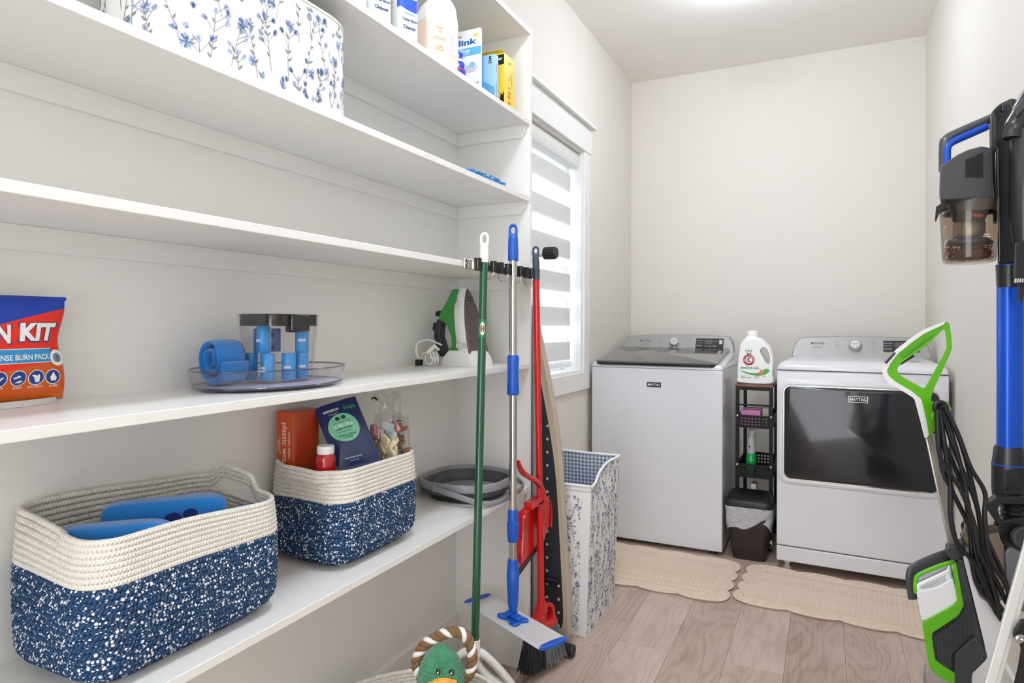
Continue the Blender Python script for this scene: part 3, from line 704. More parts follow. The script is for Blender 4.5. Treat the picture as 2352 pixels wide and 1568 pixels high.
# rolled towel behind/left of the canister
rt = thing('rolled_towel', 'blue terry towel rolled up at the left end of the oval tray', 'towel', (-1.17, .985, ZT))
b = MB(); cz = ZT+.057; path = []
for i in range(60):
    q = i/59; a = -1.2 + q*4.4*PI; r = .012 + .038*q; path.append((r*math.cos(a)*.78, r*math.sin(a)*1.02))
path += [(.034, -.052), (.0, -.0515), (-.02, -.0505)]
n = len(path); Y0t, Y1t = .958, 1.033
def tp(i, y, d): 
    a = path[max(i-1, 0)]; c = path[min(i+1, n-1)]; tx, tz = c[0]-a[0], c[1]-a[1]; l = math.hypot(tx, tz) or 1
    x, z = path[i][0]-tz/l*d, path[i][1]+tx/l*d; return V((-1.178+x, y, cz+z))
rings = [[tp(i, Y0t+.003*math.sin(i*.7), -.0052), tp(i, Y0t-.004, 0), tp(i, Y0t+.003*math.sin(i*.7), .0052), tp(i, Y1t, .0052), tp(i, Y1t, -.0052)] for i in range(n)]
b.loft(rings); b.build('cloth', M_towel, rt, ang=60, sub=1)
# dark blue cloth inside the canister, against its back
dc = thing('navy_cloth', 'folded blue cloth with navy ovals at the back of the clear canister', 'cloth', (kx0+.03, 1.12, ZT+.006))
b = MB(); b.box((kx0+.013, ky0+.045, ZT+.0665), (kx0+.017, ky1-.03, ZT+.122)); b.build('cloth', mat('dusty blue cloth', '#6f8fc4', .9), dc, bev=.002)
b = MB()
for y, z, a in ((1.108, ZT+.094, .3), (1.128, ZT+.108, -.5), (1.130, ZT+.075, .2)):
    b.loft([[V((x, y+.0115*math.cos(q)*math.cos(a)-.008*math.sin(q)*math.sin(a), z+.0115*math.cos(q)*math.sin(a)+.008*math.sin(q)*math.cos(a))) for q in [2*PI*j/18 for j in range(18)]] for x in (kx0+.0165, kx0+.0176)])
b.build('oval_print', M_navy_print, dc)
# ---------------------------------------------------------------- steam iron
ir = thing('steam_iron', 'green and white steam iron standing on its heel, soleplate to the right', 'iron', (-1.15, 1.97, Z4))
ic = V((-1.148, 1.972, Z4)); FI = frame(ic, (math.cos(-.12), math.sin(-.12), 0), (math.sin(.12), math.cos(.12), 0))
# frame: x = towards the soleplate, y = across, z = up (towards the tip)
M_iw = mat('iron white shell', '#ecebe8', .35, coat=.2); M_ig = mat('iron green shell', '#2f8f3a', .3, coat=.3); M_ik = mat('iron dark grip', '#2c2d35', .45); M_sole = mat('soleplate', '#6a625f', .42, metal=.6)
def lean(x, z): return x - .060*(z/.27)      # the tip leans back
def sole_out(x, k=1, z0=.045, z1=.268, w=.056):
    o = []
    for i in range(41):
        t = -1 + 2*i/40; q = abs(t)
        z = z1 - (z1-z0)*min(1, (q*1.06)**1.0) if False else None
    N = 16
    right = []
    for i in range(N+1):
        q = i/N; right.append((w*k*math.sin(PI/2*(q**.72)), z1-(z1-z0)*q))
    pts = [(y, z) for y, z in right] + [(w*k*.85, z0-.008), (-w*k*.85, z0-.008)] + [(-y, z) for y, z in reversed(right[1:])]
    return [V((lean(x, z), y, z)) for y, z in pts]
b = MB(FI); b.prism(sole_out(.074), (.006, 0, 0)); b.build('soleplate', M_sole, ir, bev=.002)
b = MB(FI)
for i in range(6):
    for s in (-1, 1):
        z = .235-.030*i; y = s*(.010+.0058*i)
        for dz in (0, .010):
            if dz and i % 2: continue
            b.lathe([(.0026, 0), (.0026, .0012)], (lean(.080, z-dz)+.0005, y*(1 if not dz else .55), z-dz), (1, 0, -.22), 10)
b.build('steam_hole', mat('steam hole dark', '#1d1b1b', .6), ir)
b = MB(FI); b.loft([sole_out(.074, 1.0), sole_out(.060, 1.04, .038, .272), sole_out(.030, .92, .03, .262), sole_out(.022, .80, .03, .250)]); b.build('shell', M_iw, ir, ang=45)
b = MB(FI); b.loft([rrect(-.062, .092, -.060, .060, .02, 0, 5), rrect(-.066, .094, -.062, .062, .02, .008, 5), rrect(-.050, .086, -.060, .060, .02, .030, 5), rrect(-.030, .070, -.056, .056, .02, .052, 5)]); b.build('heel', M_iw, ir)
def prof(pts, yw, name, m, **k):
    pts = [(x if x > .0 else x*1.28, z) for x, z in pts]; b = MB(FI); b.prism([(lean(x, z), -yw, z) for x, z in pts], (0, 2*yw, 0)); return b.build(name, m, ir, **k)
prof([(.040, .270), (.024, .262), (-.004, .228), (-.036, .182), (-.048, .160), (-.030, .150), (-.020, .138), (-.012, .10), (-.014, .066), (-.032, .052), (-.034, .036), (.022, .044), (.030, .10), (.036, .18)], .026, 'body', M_ig, bev=.008, seg=3)
prof([(-.050, .165), (-.066, .145), (-.078, .10), (-.076, .05), (-.068, .026), (-.036, .032), (-.048, .055), (-.054, .10), (-.044, .140), (-.030, .152)], .017, 'handle_grip', M_ik, bev=.006, seg=3)
prof([(-.052, .178), (-.062, .170), (-.060, .185), (-.050, .192)], .012, 'steam_button', M_ik, bev=.002)
prof([(-.074, .150), (-.081, .128), (-.080, .118), (-.072, .135)], .010, 'trigger', M_ik, bev=.002)
b = MB(FI); b.box((.015, -.0605, .062), (.062, -.0595, .078)); b.build('rating_label', mat('pale grey label', '#c9c8c6', .6), ir)
b = MB(FI); text(b, 'ONE STEP', lambda x, y: V((lean(.052, .215-x)+y, -.0402-.000, .215-x)), w=.04); b.build('lettering', mat('grey print', '#77797c', .6), ir)
M_cord = mat('white cord', '#e4e2dd', .5)
cp = []
for i in range(90):
    a = i/90*2*PI*6; cp.append(V((-1.215+.012*math.sin(a*.167*3)+(i/90-.5)*.012, 1.868+(i/90-.5)*.035, Z4+.026+.021*math.sin(a)))+V((.018*math.cos(a), 0, 0)))
MB().tube(cp, .0032, 7).build('cord', M_cord, ir)
MB().tube(smooth_path([(-1.235, 1.85, Z4+.006), (-1.255, 1.84, Z4+.045), (-1.255, 1.855, Z4+.080), (-1.235, 1.89, Z4+.088), (-1.21, 1.93, Z4+.07)], 8), .0032, 7).build('cord', M_cord, ir)
MB().tube([(-1.20, 1.895, Z4+.055), (-1.205, 1.875, Z4+.068), (-1.21, 1.858, Z4+.055), (-1.215, 1.845, Z4+.045)], [.005, .007, .007, .004], 8).build('plug', M_cord, ir)
b = MB(); 
for k in range(3): b.box((-1.240, 1.812+k*.009, Z4+.004), (-1.225, 1.818+k*.009, Z4+.024))
b.build('plug_prongs', M_blk, ir)
# ---------------------------------------------------------------- floral print (flat ink motifs laid on the cloth)
INK = [mat('ink olive', '#86888a', .8), mat('ink blue', '#8a9cc0', .8), mat('ink deep blue', '#58719f', .8), mat('ink lavender', '#bfc3da', .8)]
def floral(fn, W, H, seed, parent, sc=1.0, inside=None, gap=.050, inks=None):
    rnd = random.Random(seed); b = MB()
    def ok(x, y): return 0 <= x <= W and 0 <= y <= H and (inside is None or inside(x, y))
    def poly(pts, mi, lay):
        if all(ok(x, y) for x, y in pts): b.mi = mi; b.add([fn(x, y, .0003+lay*.00015) for x, y in pts], [tuple(range(len(pts)))])
    def leaf(x, y, a, L, wd, mi, lay=1):
        c, s = math.cos(a), math.sin(a)
        poly([(x+c*L*t-s*wd*k, y+s*L*t+c*wd*k) for t, k in ((0, 0), (.3, -.8), (.6, -.75), (1, 0), (.6, .75), (.3, .8))], mi, lay)
    def line(x, y, x2, y2, wd, mi=0):
        l = math.hypot(x2-x, y2-y) or 1; nx, ny = -(y2-y)/l*wd/2, (x2-x)/l*wd/2
        poly([(x+nx, y+ny), (x-nx, y-ny), (x2-nx, y2-ny), (x2+nx, y2+ny)], mi, 0)
    def star(x, y, r, lay=2):
        n = rnd.randint(11, 14)
        for i in range(n):
            a = 2*PI*i/n+rnd.uniform(-.1, .1); leaf(x, y, a, r*rnd.uniform(.75, 1.05), r*.11, rnd.choice((1, 1, 2, 3)), lay)
        poly([(x+r*.18*math.cos(2*PI*i/6), y+r*.18*math.sin(2*PI*i/6)) for i in range(6)], 2, 4)
    def tulip(x, y, a, r, pale):
        for da, m in ((-.38, 3 if pale else 1), (.38, 1), (0, 1 if pale else 2), (-.18, 3), (.2, 3 if pale else 2)): leaf(x, y, a+da, r*rnd.uniform(.9, 1.15), r*.2, m, 2)
    def bud(x, y, a, r): leaf(x, y, a, r, r*.36, rnd.choice((1, 3, 3)), 2); leaf(x+.1*r*math.cos(a), y+.1*r*math.sin(a), a, r*.7, r*.18, 1, 3)
    def sprig(x, y, h, a0):
        px, py = x, y; n = 7; a = a0; curve = rnd.uniform(-.05, .05); kind = rnd.random()
        for i in range(n):
            st = h/n; qx, qy = px+math.cos(a)*st, py+math.sin(a)*st; line(px, py, qx, qy, .0011*sc)
            if i: 
                for sgn in ((-1, 1) if rnd.random() < .5 else (rnd.choice((-1, 1)),)):
                    if rnd.random() < .32 and i > 1:
                        ba = a+sgn*rnd.uniform(.55, .8); bl = h*rnd.uniform(.16, .26); ex, ey = qx+math.cos(ba)*bl, qy+math.sin(ba)*bl; line(qx, qy, ex, ey, .0009*sc)
                        (bud if kind < .35 else lambda X, Y, A, R: tulip(X, Y, A, R, rnd.random() < .5))(ex, ey, ba+.1*sgn, .013*sc)
                    else: leaf(qx, qy, a+sgn*rnd.uniform(.5, .9), .011*sc*rnd.uniform(.8, 1.5), .0024*sc, 0)
            px, py = qx, qy; a += curve
        k = rnd.random()
        if k < .3: star(px, py, .0145*sc)
        elif k < .7: tulip(px, py, a, .017*sc, rnd.random() < .4)
        else: bud(px, py, a, .015*sc)
    dx, dy = gap*sc, .125*sc; r_ = 0; y = -dy*.6
    while y < H:
        x = -.01 + (dx/2 if r_ % 2 else 0)
        while x < W+.01:
            sprig(x+rnd.uniform(-.3, .3)*dx, y+rnd.uniform(-.3, .3)*dy, rnd.uniform(.075, .13)*sc, PI/2+rnd.uniform(-.3, .3)); x += dx
        y += dy*.72; r_ += 1
    for i in range(int(W*H/(.05*sc)**2*.7)):
        x, y = rnd.uniform(0, W), rnd.uniform(0, H); rnd.choice((lambda: star(x, y, .013*sc), lambda: tulip(x, y, PI/2+rnd.uniform(-.5, .5), .013*sc, True), lambda: tulip(x, y, PI/2, .012*sc, False)))()
    return b.build('floral_print', inks or INK, parent, smooth=False, kind='stuff')
def cloth_fn(t, b): t.bump(t.noise(t.coord(), 1500, 2), .0003)
M_bin = mat('white canvas', '#f1f0ef', .8, fn=cloth_fn, spec=.2)
# ---------------------------------------------------------------- oval fabric bin on the second shelf
fb_ = thing('fabric_bin', 'oval white fabric storage bin printed with blue flowers on a high shelf', 'storage bin', (-1.135, .99, Z2))
bx0, bx1, by0, by1 = -1.276, -.990, .722, 1.248; BH = .215
def br(ins, z): return rrect(bx0+ins, bx1-ins, by0+ins, by1-ins, .138-ins, z, 16)
b = MB(); b.loft([br(.002, Z2), br(0, Z2+.004), br(.004, Z2+BH-.004), br(.0055, Z2+BH), br(.0085, Z2+BH-.003), br(.008, Z2+.008)], True, True); b.build('bin_wall', M_bin, fb_, ang=50)
b = MB(); b.tube(resample(br(.0045, Z2+BH-.001), 96), .0035, 8, closed=True); b.build('piped_rim', M_bin, fb_)
per = br(0, 0); per = per+[per[0]]; pl = [0]
for a, c in zip(per, per[1:]): pl.append(pl[-1]+(c-a).length)
def along(s):
    s %= pl[-1]; k = 0
    while pl[k+1] < s: k += 1
    t = (s-pl[k])/max(pl[k+1]-pl[k], 1e-9); return per[k].lerp(per[k+1], t), (per[k+1]-per[k]).normalized()
def bin_fn(s, z, lift): p, t = along(s); n = V((t.y, -t.x, 0)); return V((p.x, p.y, Z2+z)) + n*(lift+.0004-.004*z/BH)
floral(bin_fn, pl[-1], BH-.006, 11, fb_, 1.08, gap=.040)
# ---------------------------------------------------------------- cleaners on the top shelf
M_wp = mat('white hdpe', '#f0f0ee', .35); M_lb = mat('pale blue label', '#cfe3f3', .4); M_bl = mat('royal blue label', '#2b55c0', .4)
def flask(label, u, v, band_blue, texts, yaw=-.38):
    p = atX(u, v, -1.032); c = V((-1.032, p.y, Z1))
    t = thing('cleaner_bottle', label, 'bottle', c, 'toilet cleaner bottles on the top shelf')
    fr = frame(c, (math.cos(yaw+PI/2), math.sin(yaw+PI/2), 0), (-math.cos(yaw), -math.sin(yaw), 0))       # x along the label, -y out of it
    def el(rx, ry, z, n=32):
        o = []
        for j in range(n):
            a = 2*PI*j/n; ca, sa = math.cos(a), math.sin(a)
            o.append(V((rx*math.copysign(abs(ca)**.6, ca), ry*math.copysign(abs(sa)**.6, sa), z)))
        return o
    MB(fr).loft([el(.030, .019, 0), el(.033, .022, .004), el(.033, .022, .135), el(.028, .020, .165), el(.014, .013, .195), el(.012, .012, .205)]).build('flask', M_wp, t)
    MB(fr).lathe([(.0155, .205), (.0155, .232), (.012, .236), (.001, .236)], n=24).build('cap', M_bl, t)
    b = MB(fr)
    def lab(s, z): a = -PI/2+s; ca, sa = math.cos(a), math.sin(a); return V((.0335*math.copysign(abs(ca)**.6, ca), .0225*math.copysign(abs(sa)**.6, sa), z))
    b.grid(lambda s, q: lab((s-.5)*2.5, .008+.120*q), 24, 1); b.build('label', M_lb, t)
    if band_blue:
        b = MB(fr); b.grid(lambda s, q: lab((s-.5)*2.5, .094+.004*math.sin(s*8)+.034*q)*1 + V((0, -.0004, 0)), 24, 4); b.build('label_band', M_bl, t)
    b = MB(fr)
    for s, z, wd, bd in texts: text(b, s, lambda x, y, z=z: V((x, -.0231-.0004, z+y)), w=wd, bold=bd)
    b.build('lettering', mat('navy ink', '#1f2c55', .5), t)
tx = [('Fresh Scent', .083, .034, 0), ('Toilet Bowl', .066, .048, .025), ('Cleaner', .046, .040, .025)]
flask('blue and white toilet cleaner bottle, rightmost of three beside the jug', 930, 90, True, tx)
flask('blue and white toilet cleaner bottle, middle of three on the top shelf', 866, 55, False, tx)
flask('blue and white toilet cleaner bottle, leftmost of three, mostly out of view', 808, 20, False, tx)
# jug
c = V((-1.055, atX(1003, 140, -1.055).y, Z1))
jg = thing('vinegar_jug', 'white gallon jug with a peach label beside the cleaner bottles', 'jug', c)
FJ = frame(c, (math.cos(1.15), math.sin(1.15), 0), (-math.sin(1.15), math.cos(1.15), 0))
def js(r, z, k=.45): return rrect(-r, r, -r*.86, r*.86, r*k, z, 6)
MB(FJ).loft([js(.048, 0), js(.054, .004), js(.056, .02), js(.056, .150), js(.053, .172), js(.044, .196), js(.03, .214), js(.02, .222, .9), js(.0185, .235, .9)]).build('jug_body', M_wp, jg)
MB(FJ).lathe([(.021, .232), (.021, .252), (.018, .255), (.001, .255)], n=24).build('cap', M_wp, jg)
MB(FJ).tube(smooth_path([(.018, 0, .222), (.040, 0, .226), (.056, 0, .210), (.060, 0, .182), (.056, 0, .150)], 6), .0105, 12).build('handle', M_wp, jg)
M_peach = mat('peach label', '#f0d9c5', .55)
b = MB(FJ); b.loft([js(.0566, .018), js(.0566, .145)], False, False); b.build('label', M_peach, jg)
b = MB(FJ)
b.add([(.0008-.02+.028, -.0496, .045), (.038, -.0496, .045), (.038, -.0496, .105), (.0088, -.0496, .105)], [(0, 1, 2, 3)]); b.build('fact_panel', M_white_ink, jg)
b = MB(FJ)
for s, z in (('SWEET', .115), ('TE', .104), ('INSTANCE', .085), ('PURE', .06), ('HONEY', .052)): text(b, s, lambda x, y, z=z: V((-.022+x, -.0497, z+y)), h=.0065)
b.build('lettering', mat('orange ink', '#d98a55', .6), jg)
b = MB(FJ)
for i in range(12):
    z = .100-i*.0042; b.add([(.012, -.0500, z), (.034-(i % 3)*.004, -.0500, z), (.034-(i % 3)*.004, -.0500, z+.0012), (.012, -.0500, z+.0012)], [(0, 1, 2, 3)])
b.build('fine_print', mat('grey fine print', '#9a9a9a', .6), jg, kind='stuff')
# blister card
YC = 1.842; cl, cr_ = atY(1042, 130, YC).x, atY(1106, 130, YC).x; cz1 = atY(1075, 69, YC).z
bc = thing('drain_cleaner_pack', 'white and blue hanging card of drain cleaner on the top shelf', 'package', ((cl+cr_)/2, YC, Z1))
M_card = mat('glossy card', '#eff1f3', .3)
ring = [V((p.x, YC, p.y)) for p in rrect(cl, cr_, Z1, cz1, .008, 0, 5)]
MB().prism(ring, (0, .002, 0)).build('card', M_card, bc)
cw = cr_-cl; ch = cz1-Z1; cm = (cl+cr_)/2
def oc(x0, z0): return lambda x, y: V((cl+cw*x0+x, YC-.0006, Z1+ch*z0+y))
b = MB(); f = oc(0, 0); b.add([f(.001, ch*.60), f(cw-.001, ch*.60), f(cw-.001, ch*.72), f(.001, ch*.72)], [(0, 1, 2, 3)])
b.build('band', mat('sky blue ink', '#5fb2e2', .4), bc)
b = MB(); text(b, 'plink', oc(.40, .80), w=cw*.86, h=ch*.12, bold=.035); b.build('lettering', mat('teal blue ink', '#1b6ba8', .4), bc)
b = MB(); text(b, 'Drain', lambda x, y: oc(.42, .68)(x, y)-V((0, .0005, 0)), w=cw*.36, bold=.02); text(b, 'Cleaner', lambda x, y: oc(.42, .63)(x, y)-V((0, .0005, 0)), w=cw*.3, bold=.01); b.build('lettering', M_white_ink, bc)
b = MB(); f = oc(.80, .90); b.add([f(.008*math.cos(2*PI*j/16), .007*math.sin(2*PI*j/16)) for j in range(16)], [tuple(range(16))]); b.build('lemon_print', mat('lemon ink', '#f3d25c', .5), bc)
b = MB(); f = oc(.22, .915); b.add([f(-.009, -.003), f(.009, -.003), f(.007, .001), f(.002, .002), f(0, .004), f(-.002, .002), f(-.007, .001)], [tuple(range(7))]); b.build('hang_hole', mat('grey hole', '#9b9a95', .8), bc)
b = MB(); f = oc(.62, .40); 
b.add([f(.026*math.cos(2*PI*j/24), .013*math.sin(2*PI*j/24)) for j in range(24)], [tuple(range(24))]); b.build('sink_print', mat('pale grey ink', '#c9cfd6', .5), bc)
b = MB(); f = oc(.68, .45); b.add([V(f(.012*math.cos(2*PI*j/20), .010*math.sin(2*PI*j/20)))-V((0, .0004, 0)) for j in range(20)], [tuple(range(20))]); b.build('drop_print', mat('drop ink', '#8fc0de', .4), bc)
b = MB()
for s, z in (('Dissolves', .17), ('Fast Clean', .13), ('Drains flow', .06)): text(b, s, oc(.72, z), w=cw*.4)
b.build('lettering', MATS['navy ink'], bc)
# small blue bottle in front of the card
c = V((-1.045, atX(1052, 150, -1.045).y-.0, Z1)); 
sb = thing('small_blue_bottle', 'small blue bottle with white ring and red lettering before the drain cleaner', 'bottle', c)
M_rb = mat('royal blue plastic', '#1c3fb8', .25, coat=.4)
MB().lathe([(.022, 0), (.025, .003), (.025, .055), (.022, .066), (.016, .072)], c, n=28).build('bottle_body', M_rb, sb)
MB().lathe([(.0185, .071), (.0185, .079)], c, n=28).build('neck_ring', M_wp, sb)
MB().lathe([(.0175, .079), (.0175, .096), (.015, .099), (.001, .099)], c, n=28).build('cap', M_rb, sb)
b = MB(); 
def cylf(c, r, a0, z0): return lambda x, y: V((c.x+r*math.cos(a0+x/r), c.y+r*math.sin(a0+x/r), c.z+z0+y))
text(b, 'Arm', cylf(c, .0255, -.72, .045), w=.026, bold=.02); b.build('lettering', mat('red ink', '#d8392f', .5), sb)
b = MB(); f = cylf(c, .0257, -.6, .018); b.add([f(.012*math.cos(2*PI*j/18), .010*math.sin(2*PI*j/18)) for j in range(18)], [tuple(range(18))]); b.build('label_print', mat('pale print', '#b9c6dd', .5), sb)
# eraser sponge box and yellow bag box
def carton(name, label, x0, x1, y0, y1, h, m):
    t = thing(name, label, 'box', ((x0+x1)/2, (y0+y1)/2, Z1)); MB().box((x0, y0, Z1), (x1, y1, Z1+h)).build('carton', m, t, bev=.0008); return t
M_eb = mat('light blue carton', '#9cc7e6', .4); M_yb = mat('yellow carton', '#f2cf3a', .4)
eb = carton('sponge_box', 'light blue carton of cleaning sponges beside the yellow box', -1.10, -1.003, 1.926, 1.953, .157, M_eb)
b = MB(); b.box((-1.0995, 1.9252, Z1+.001), (-1.045, 1.9262, Z1+.156)); b.add([(-1.045, 1.9253, Z1+.07), (-1.0031, 1.9253, Z1+.045), (-1.0031, 1.9253, Z1+.002), (-1.045, 1.9253, Z1+.002)], [(0, 1, 2, 3)]); b.build('print_panel', mat('mid blue ink', '#5f9fd0', .4), eb)
b = MB(); text(b, '5', lambda x, y: V((-1.020+x, 1.9252, Z1+.142+y)), h=.017, bold=.04); b.box((-1.027, 1.9249, Z1+.128), (-1.013, 1.9256, Z1+.1305)); b.build('lettering', MATS['navy ink'], eb)
b = MB(); text(b, 'MAGIC', lambda x, y: V((-1.0026, 1.9395-y, Z1+.115+x)), w=.026, bold=.03); b.build('lettering', MATS['red ink'], eb)
b = MB(); text(b, 'ERASES MARKS', lambda x, y: V((-1.0026, 1.9395-y, Z1+.04+x)), w=.05); b.build('lettering', MATS['navy ink'], eb)
yb = carton('trash_bag_box', 'yellow carton of bags at the right end of the top shelf', -1.105, -1.000, 1.992, 2.073, .185, M_yb)
b = MB(); b.box((-1.104, 1.9913, Z1+.146), (-1.0006, 1.9923, Z1+.180)); b.build('black_print', M_blk, yb)
b = MB(); b.prism([(-1.02, 1.9915, Z1+.002), (-1.0006, 1.9915, Z1+.002), (-1.0006, 1.9915, Z1+.055), (-1.008, 1.9915, Z1+.04), (-1.013, 1.9915, Z1+.05)], (0, .0005, 0)); b.build('black_figure', M_blk, yb)
b = MB(); text(b, 'per', lambda x, y: V((-1.018+x, 1.9909, Z1+.163+y)), w=.022, bold=.02); b.build('lettering', M_white_ink, yb)
def yx(y0, z0): return lambda x, y: V((-.9994, y0-y, Z1+z0+x))
b = MB(); text(b, '2 IN 1', yx(2.030, .046), w=.06, h=.020, bold=.03); b.build('lettering', mat('orange red ink', '#d3531f', .5), yb)
b = MB(); text(b, 'CLEANING', yx(2.050, .105), w=.05); text(b, 'bags', yx(2.030, .108), w=.018); text(b, 'S', yx(2.034, .160), h=.02); b.build('lettering', mat('ochre ink', '#8a6a18', .5), yb)
b = MB(); b.prism([(-1.105, 1.992, Z1+.185), (-1.000, 1.992, Z1+.185), (-1.004, 1.980, Z1+.192), (-1.100, 1.980, Z1+.192)], (0, 0, .0006)); b.build('open_flap', M_yb, yb)
# chenille mop pad
mp = thing('chenille_pad', 'blue chenille mop pad lying at the right end of the second shelf', 'mop pad', (-1.03, 1.86, Z2))
M_chen = mat('blue chenille', '#1f79bd', .9, sheen=.4); M_chen2 = mat('pale blue chenille', '#5cb0e0', .9, sheen=.4)
b = MB(); pillow(b, (-1.045, 1.862, Z2+.007), (0, 1, 0), (1, 0, 0), (0, 0, 1), .125, .055, .007, 4, 14); b.build('pad', M_chen, mp)
b = MB(); rnd = random.Random(4)
for i in range(420):
    x, y = -1.045+rnd.uniform(-.054, .056), 1.862+rnd.uniform(-.124, .126); z = Z2+.010+rnd.uniform(-.004, .006)
    b.mi = 0 if rnd.random() < .6 else 1; a = rnd.uniform(0, 6); d = V((math.cos(a), math.sin(a), rnd.uniform(-.3, .5)))*.007
    b.tube([V((x, y, z))-d, V((x, y, z+.002)), V((x, y, z))+d], [.0018, .0028, .0018], 5)
b.build('tufts', [M_chen, M_chen2], mp, kind='stuff', ang=180)
# ================================================================== tools on the spring clip rack
M_steel = mat('brushed steel', '#c9c6c2', .22, metal=1); M_chrome = mat('chrome', '#d8d6d2', .08, metal=1); M_bp = mat('black ribbed rubber', '#131316', .5)
ZR = 1.357; RX = XS+.004
rk = thing('tool_rack', 'chrome wall rack with black spring clips on the shelf edge', 'rack', (RX, 1.95, ZR))
b = MB(); b.box((RX-.003, 1.684, ZR-.016), (RX+.006, 2.212, ZR+.016)); b.build('bar', M_chrome, rk, bev=.002)
CLIPS = [1.742, 1.845, 1.947, 2.043, 2.137]
PXc = RX+.036                                               # centre of a gripped pole
for y in CLIPS:
    b = MB()
    for s in (-1, 1): b.tube([(RX+.004, y+s*.010, ZR), (RX+.018, y+s*.030, ZR), (RX+.034, y+s*.034, ZR)], .016, 4, flat=(.09, 1), up=(0, 0, 1))
    cb_ = b.build('clip_bracket', M_chrome, rk, kind='stuff')
    for s in (-1, 1):
        b = MB(); n = 24
        b.loft([[V((PXc-.008+(.0112 if j % 2 else .0098)*math.cos(2*PI*j/n), y+s*.0245+(.0112 if j % 2 else .0098)*math.sin(2*PI*j/n), z)) for j in range(n)] for z in (ZR-.018, ZR+.018)]); b.build('roller', M_bp, cb_, smooth=False)
for y in (1.792, 1.893, 1.995, 2.09):
    MB().tube(smooth_path([(RX+.008, y, ZR-.010), (RX+.010, y, ZR-.030), (RX+.022, y, ZR-.043), (RX+.038, y, ZR-.034), (RX+.044, y, ZR-.018)], 6), .0027, 8).build('hook', M_chrome, rk)
MB().box((RX-.003, 1.678, ZR-.017), (RX+.007, 1.692, ZR+.017)).build('end_cap', M_chrome, rk, bev=.003)
MB().cyl((RX+.006, 1.687, ZR), (RX+.009, 1.687, ZR), .003).build('screw', M_steel, rk)
def loop_grip(parent, p0, p1, wd, m, name='grip', hole=.024, taper=.9, th=.78):
    """moulded grip from p0 (bottom) up to p1 (top) with a small hang hole through its flattened tip"""
    p0, p1 = V(p0), V(p1); L = (p1-p0).length; ez = (p1-p0).normalized(); ex = (RGT - ez*RGT.dot(ez)).normalized(); fr = frame(p0, ex, ez.cross(ex), ez)
    r = wd/2; zc = L-wd*.62; zh = L-wd*.30-hole/2; zl = zh-hole/2-.012; out = []; inn = []; N = 32; hw, hh = r*.42, hole/2
    for j in range(N):
        a = 2*PI*j/N; c, s = math.cos(a), math.sin(a)
        out.append((r*taper*c, zc+(L-zc)*s) if s > 0 else (r*taper*math.copysign(abs(c)**.35, c), zc-(zc-zl)*abs(s)**.35)); inn.append((hw*c, zh+hh*s))
    b = MB(fr); b.ringprism([(x, -r*th*.72, z) for x, z in out], [(x, -r*th*.72, z) for x, z in inn], (0, r*th*1.44, 0))
    lp = b
    b = MB(fr); b.loft([[V((k*r*math.cos(2*PI*j/20), q*r*th*math.sin(2*PI*j/20), z)) for j in range(20)] for z, k, q in ((0, .92, .92), (.003, 1, 1), (L*.35, .97, .97), (zl-.006, .93, .93), (zl+.004, .86, .8), (zl+.008, .7, .6))]); g = b.build(name, m, parent); lp.build('hang_loop', m, g, bev=r*.32, seg=3, ang=60); return g
# ---- green broom
bg0 = atX(1091, 1478, -.925); bg1 = V((PXc, 1.742, ZR)); dg = (bg1-bg0).normalized()
tz = atX(1111, 533, PXc-.002).z; top = bg1 + dg*((tz-bg1.z)/dg.z); gb = bg1 + dg*.006
br_ = thing('broom', 'green handled angle broom with white head, leftmost in the rack', 'broom', (bg0.x, bg0.y, FL))
M_gpole = mat('green enamel', '#0a4f31', .25, coat=.5); M_wplast = mat('white plastic', '#ecebe7', .35)
MB().tube([bg0-dg*.01, gb], .0122, 20).build('pole', M_gpole, br_)
loop_grip(br_, gb, top, .0285, M_wplast, hole=.026, taper=1)
b = MB(); q0 = bg0 + dg*((atX(1106, 776, -.94).z-bg0.z)/dg.z); q1 = bg0 + dg*((atX(1107, 733, -.94).z-bg0.z)/dg.z); b.tube([q0, q1], .01245, 20, caps=False); b.build('label_band', mat('mid green label', '#14744c', .35), br_)
def polef(pc, d, r, a0):
    vx = -(pc-CAM); vx.z = 0; vx.normalize(); vy = V((0, 0, 1)).cross(vx)
    return lambda x, y: pc + d*y + vx*(r*math.cos(a0+x/r)) + vy*(r*math.sin(a0+x/r))
pm = q0.lerp(q1, .5); f = polef(pm, dg, .0126, 0)
b = MB(); b.add([f(.0085*math.cos(2*PI*j/20), .020*math.sin(2*PI*j/20)) for j in range(20)]+[f(0, 0)], [(j, (j+1) % 20, 20) for j in range(20)]); ovl = b.build('oval_label', mat('ivory label', '#f3ead2', .5), br_)
b = MB(); f = polef(pm, dg, .0129, 0); text(b, 'LIBMAN', lambda x, y: f(y, -x), w=.031, h=.009, bold=.012); b.build('lettering', mat('red ink', '#d8392f', .5), ovl)
MB().cyl(bg0-dg*.035, bg0+dg*.012, .0165, .0150, 20).build('socket', M_wplast, br_, bev=.001)
hd = lambda u, v, d=2.03: atD(u, v, d)
b = MB(); b.tube(smooth_path([hd(1005, 1640), hd(1030, 1545), hd(1058, 1502), hd(1090, 1496), hd(1112, 1503), hd(1150, 1540), hd(1190, 1592), hd(1212, 1640)], 6), .0135, 10, flat=(.9, 1.2), up=FWD); b.build('head_frame', M_wplast, br_)
b = MB(); b.tube(smooth_path([hd(1092, 1500), hd(1098, 1525), hd(1125, 1556), hd(1165, 1580), hd(1200, 1612)], 6), .0145, 10, flat=(.8, 1.3), up=FWD); b.build('head_strut', M_wplast, br_)
b = MB(); b.tube([hd(1000, 1620), hd(1105, 1628), hd(1216, 1640)], .018, 10); b.build('head_bar', M_wplast, br_)
b = MB(); rnd = random.Random(2)
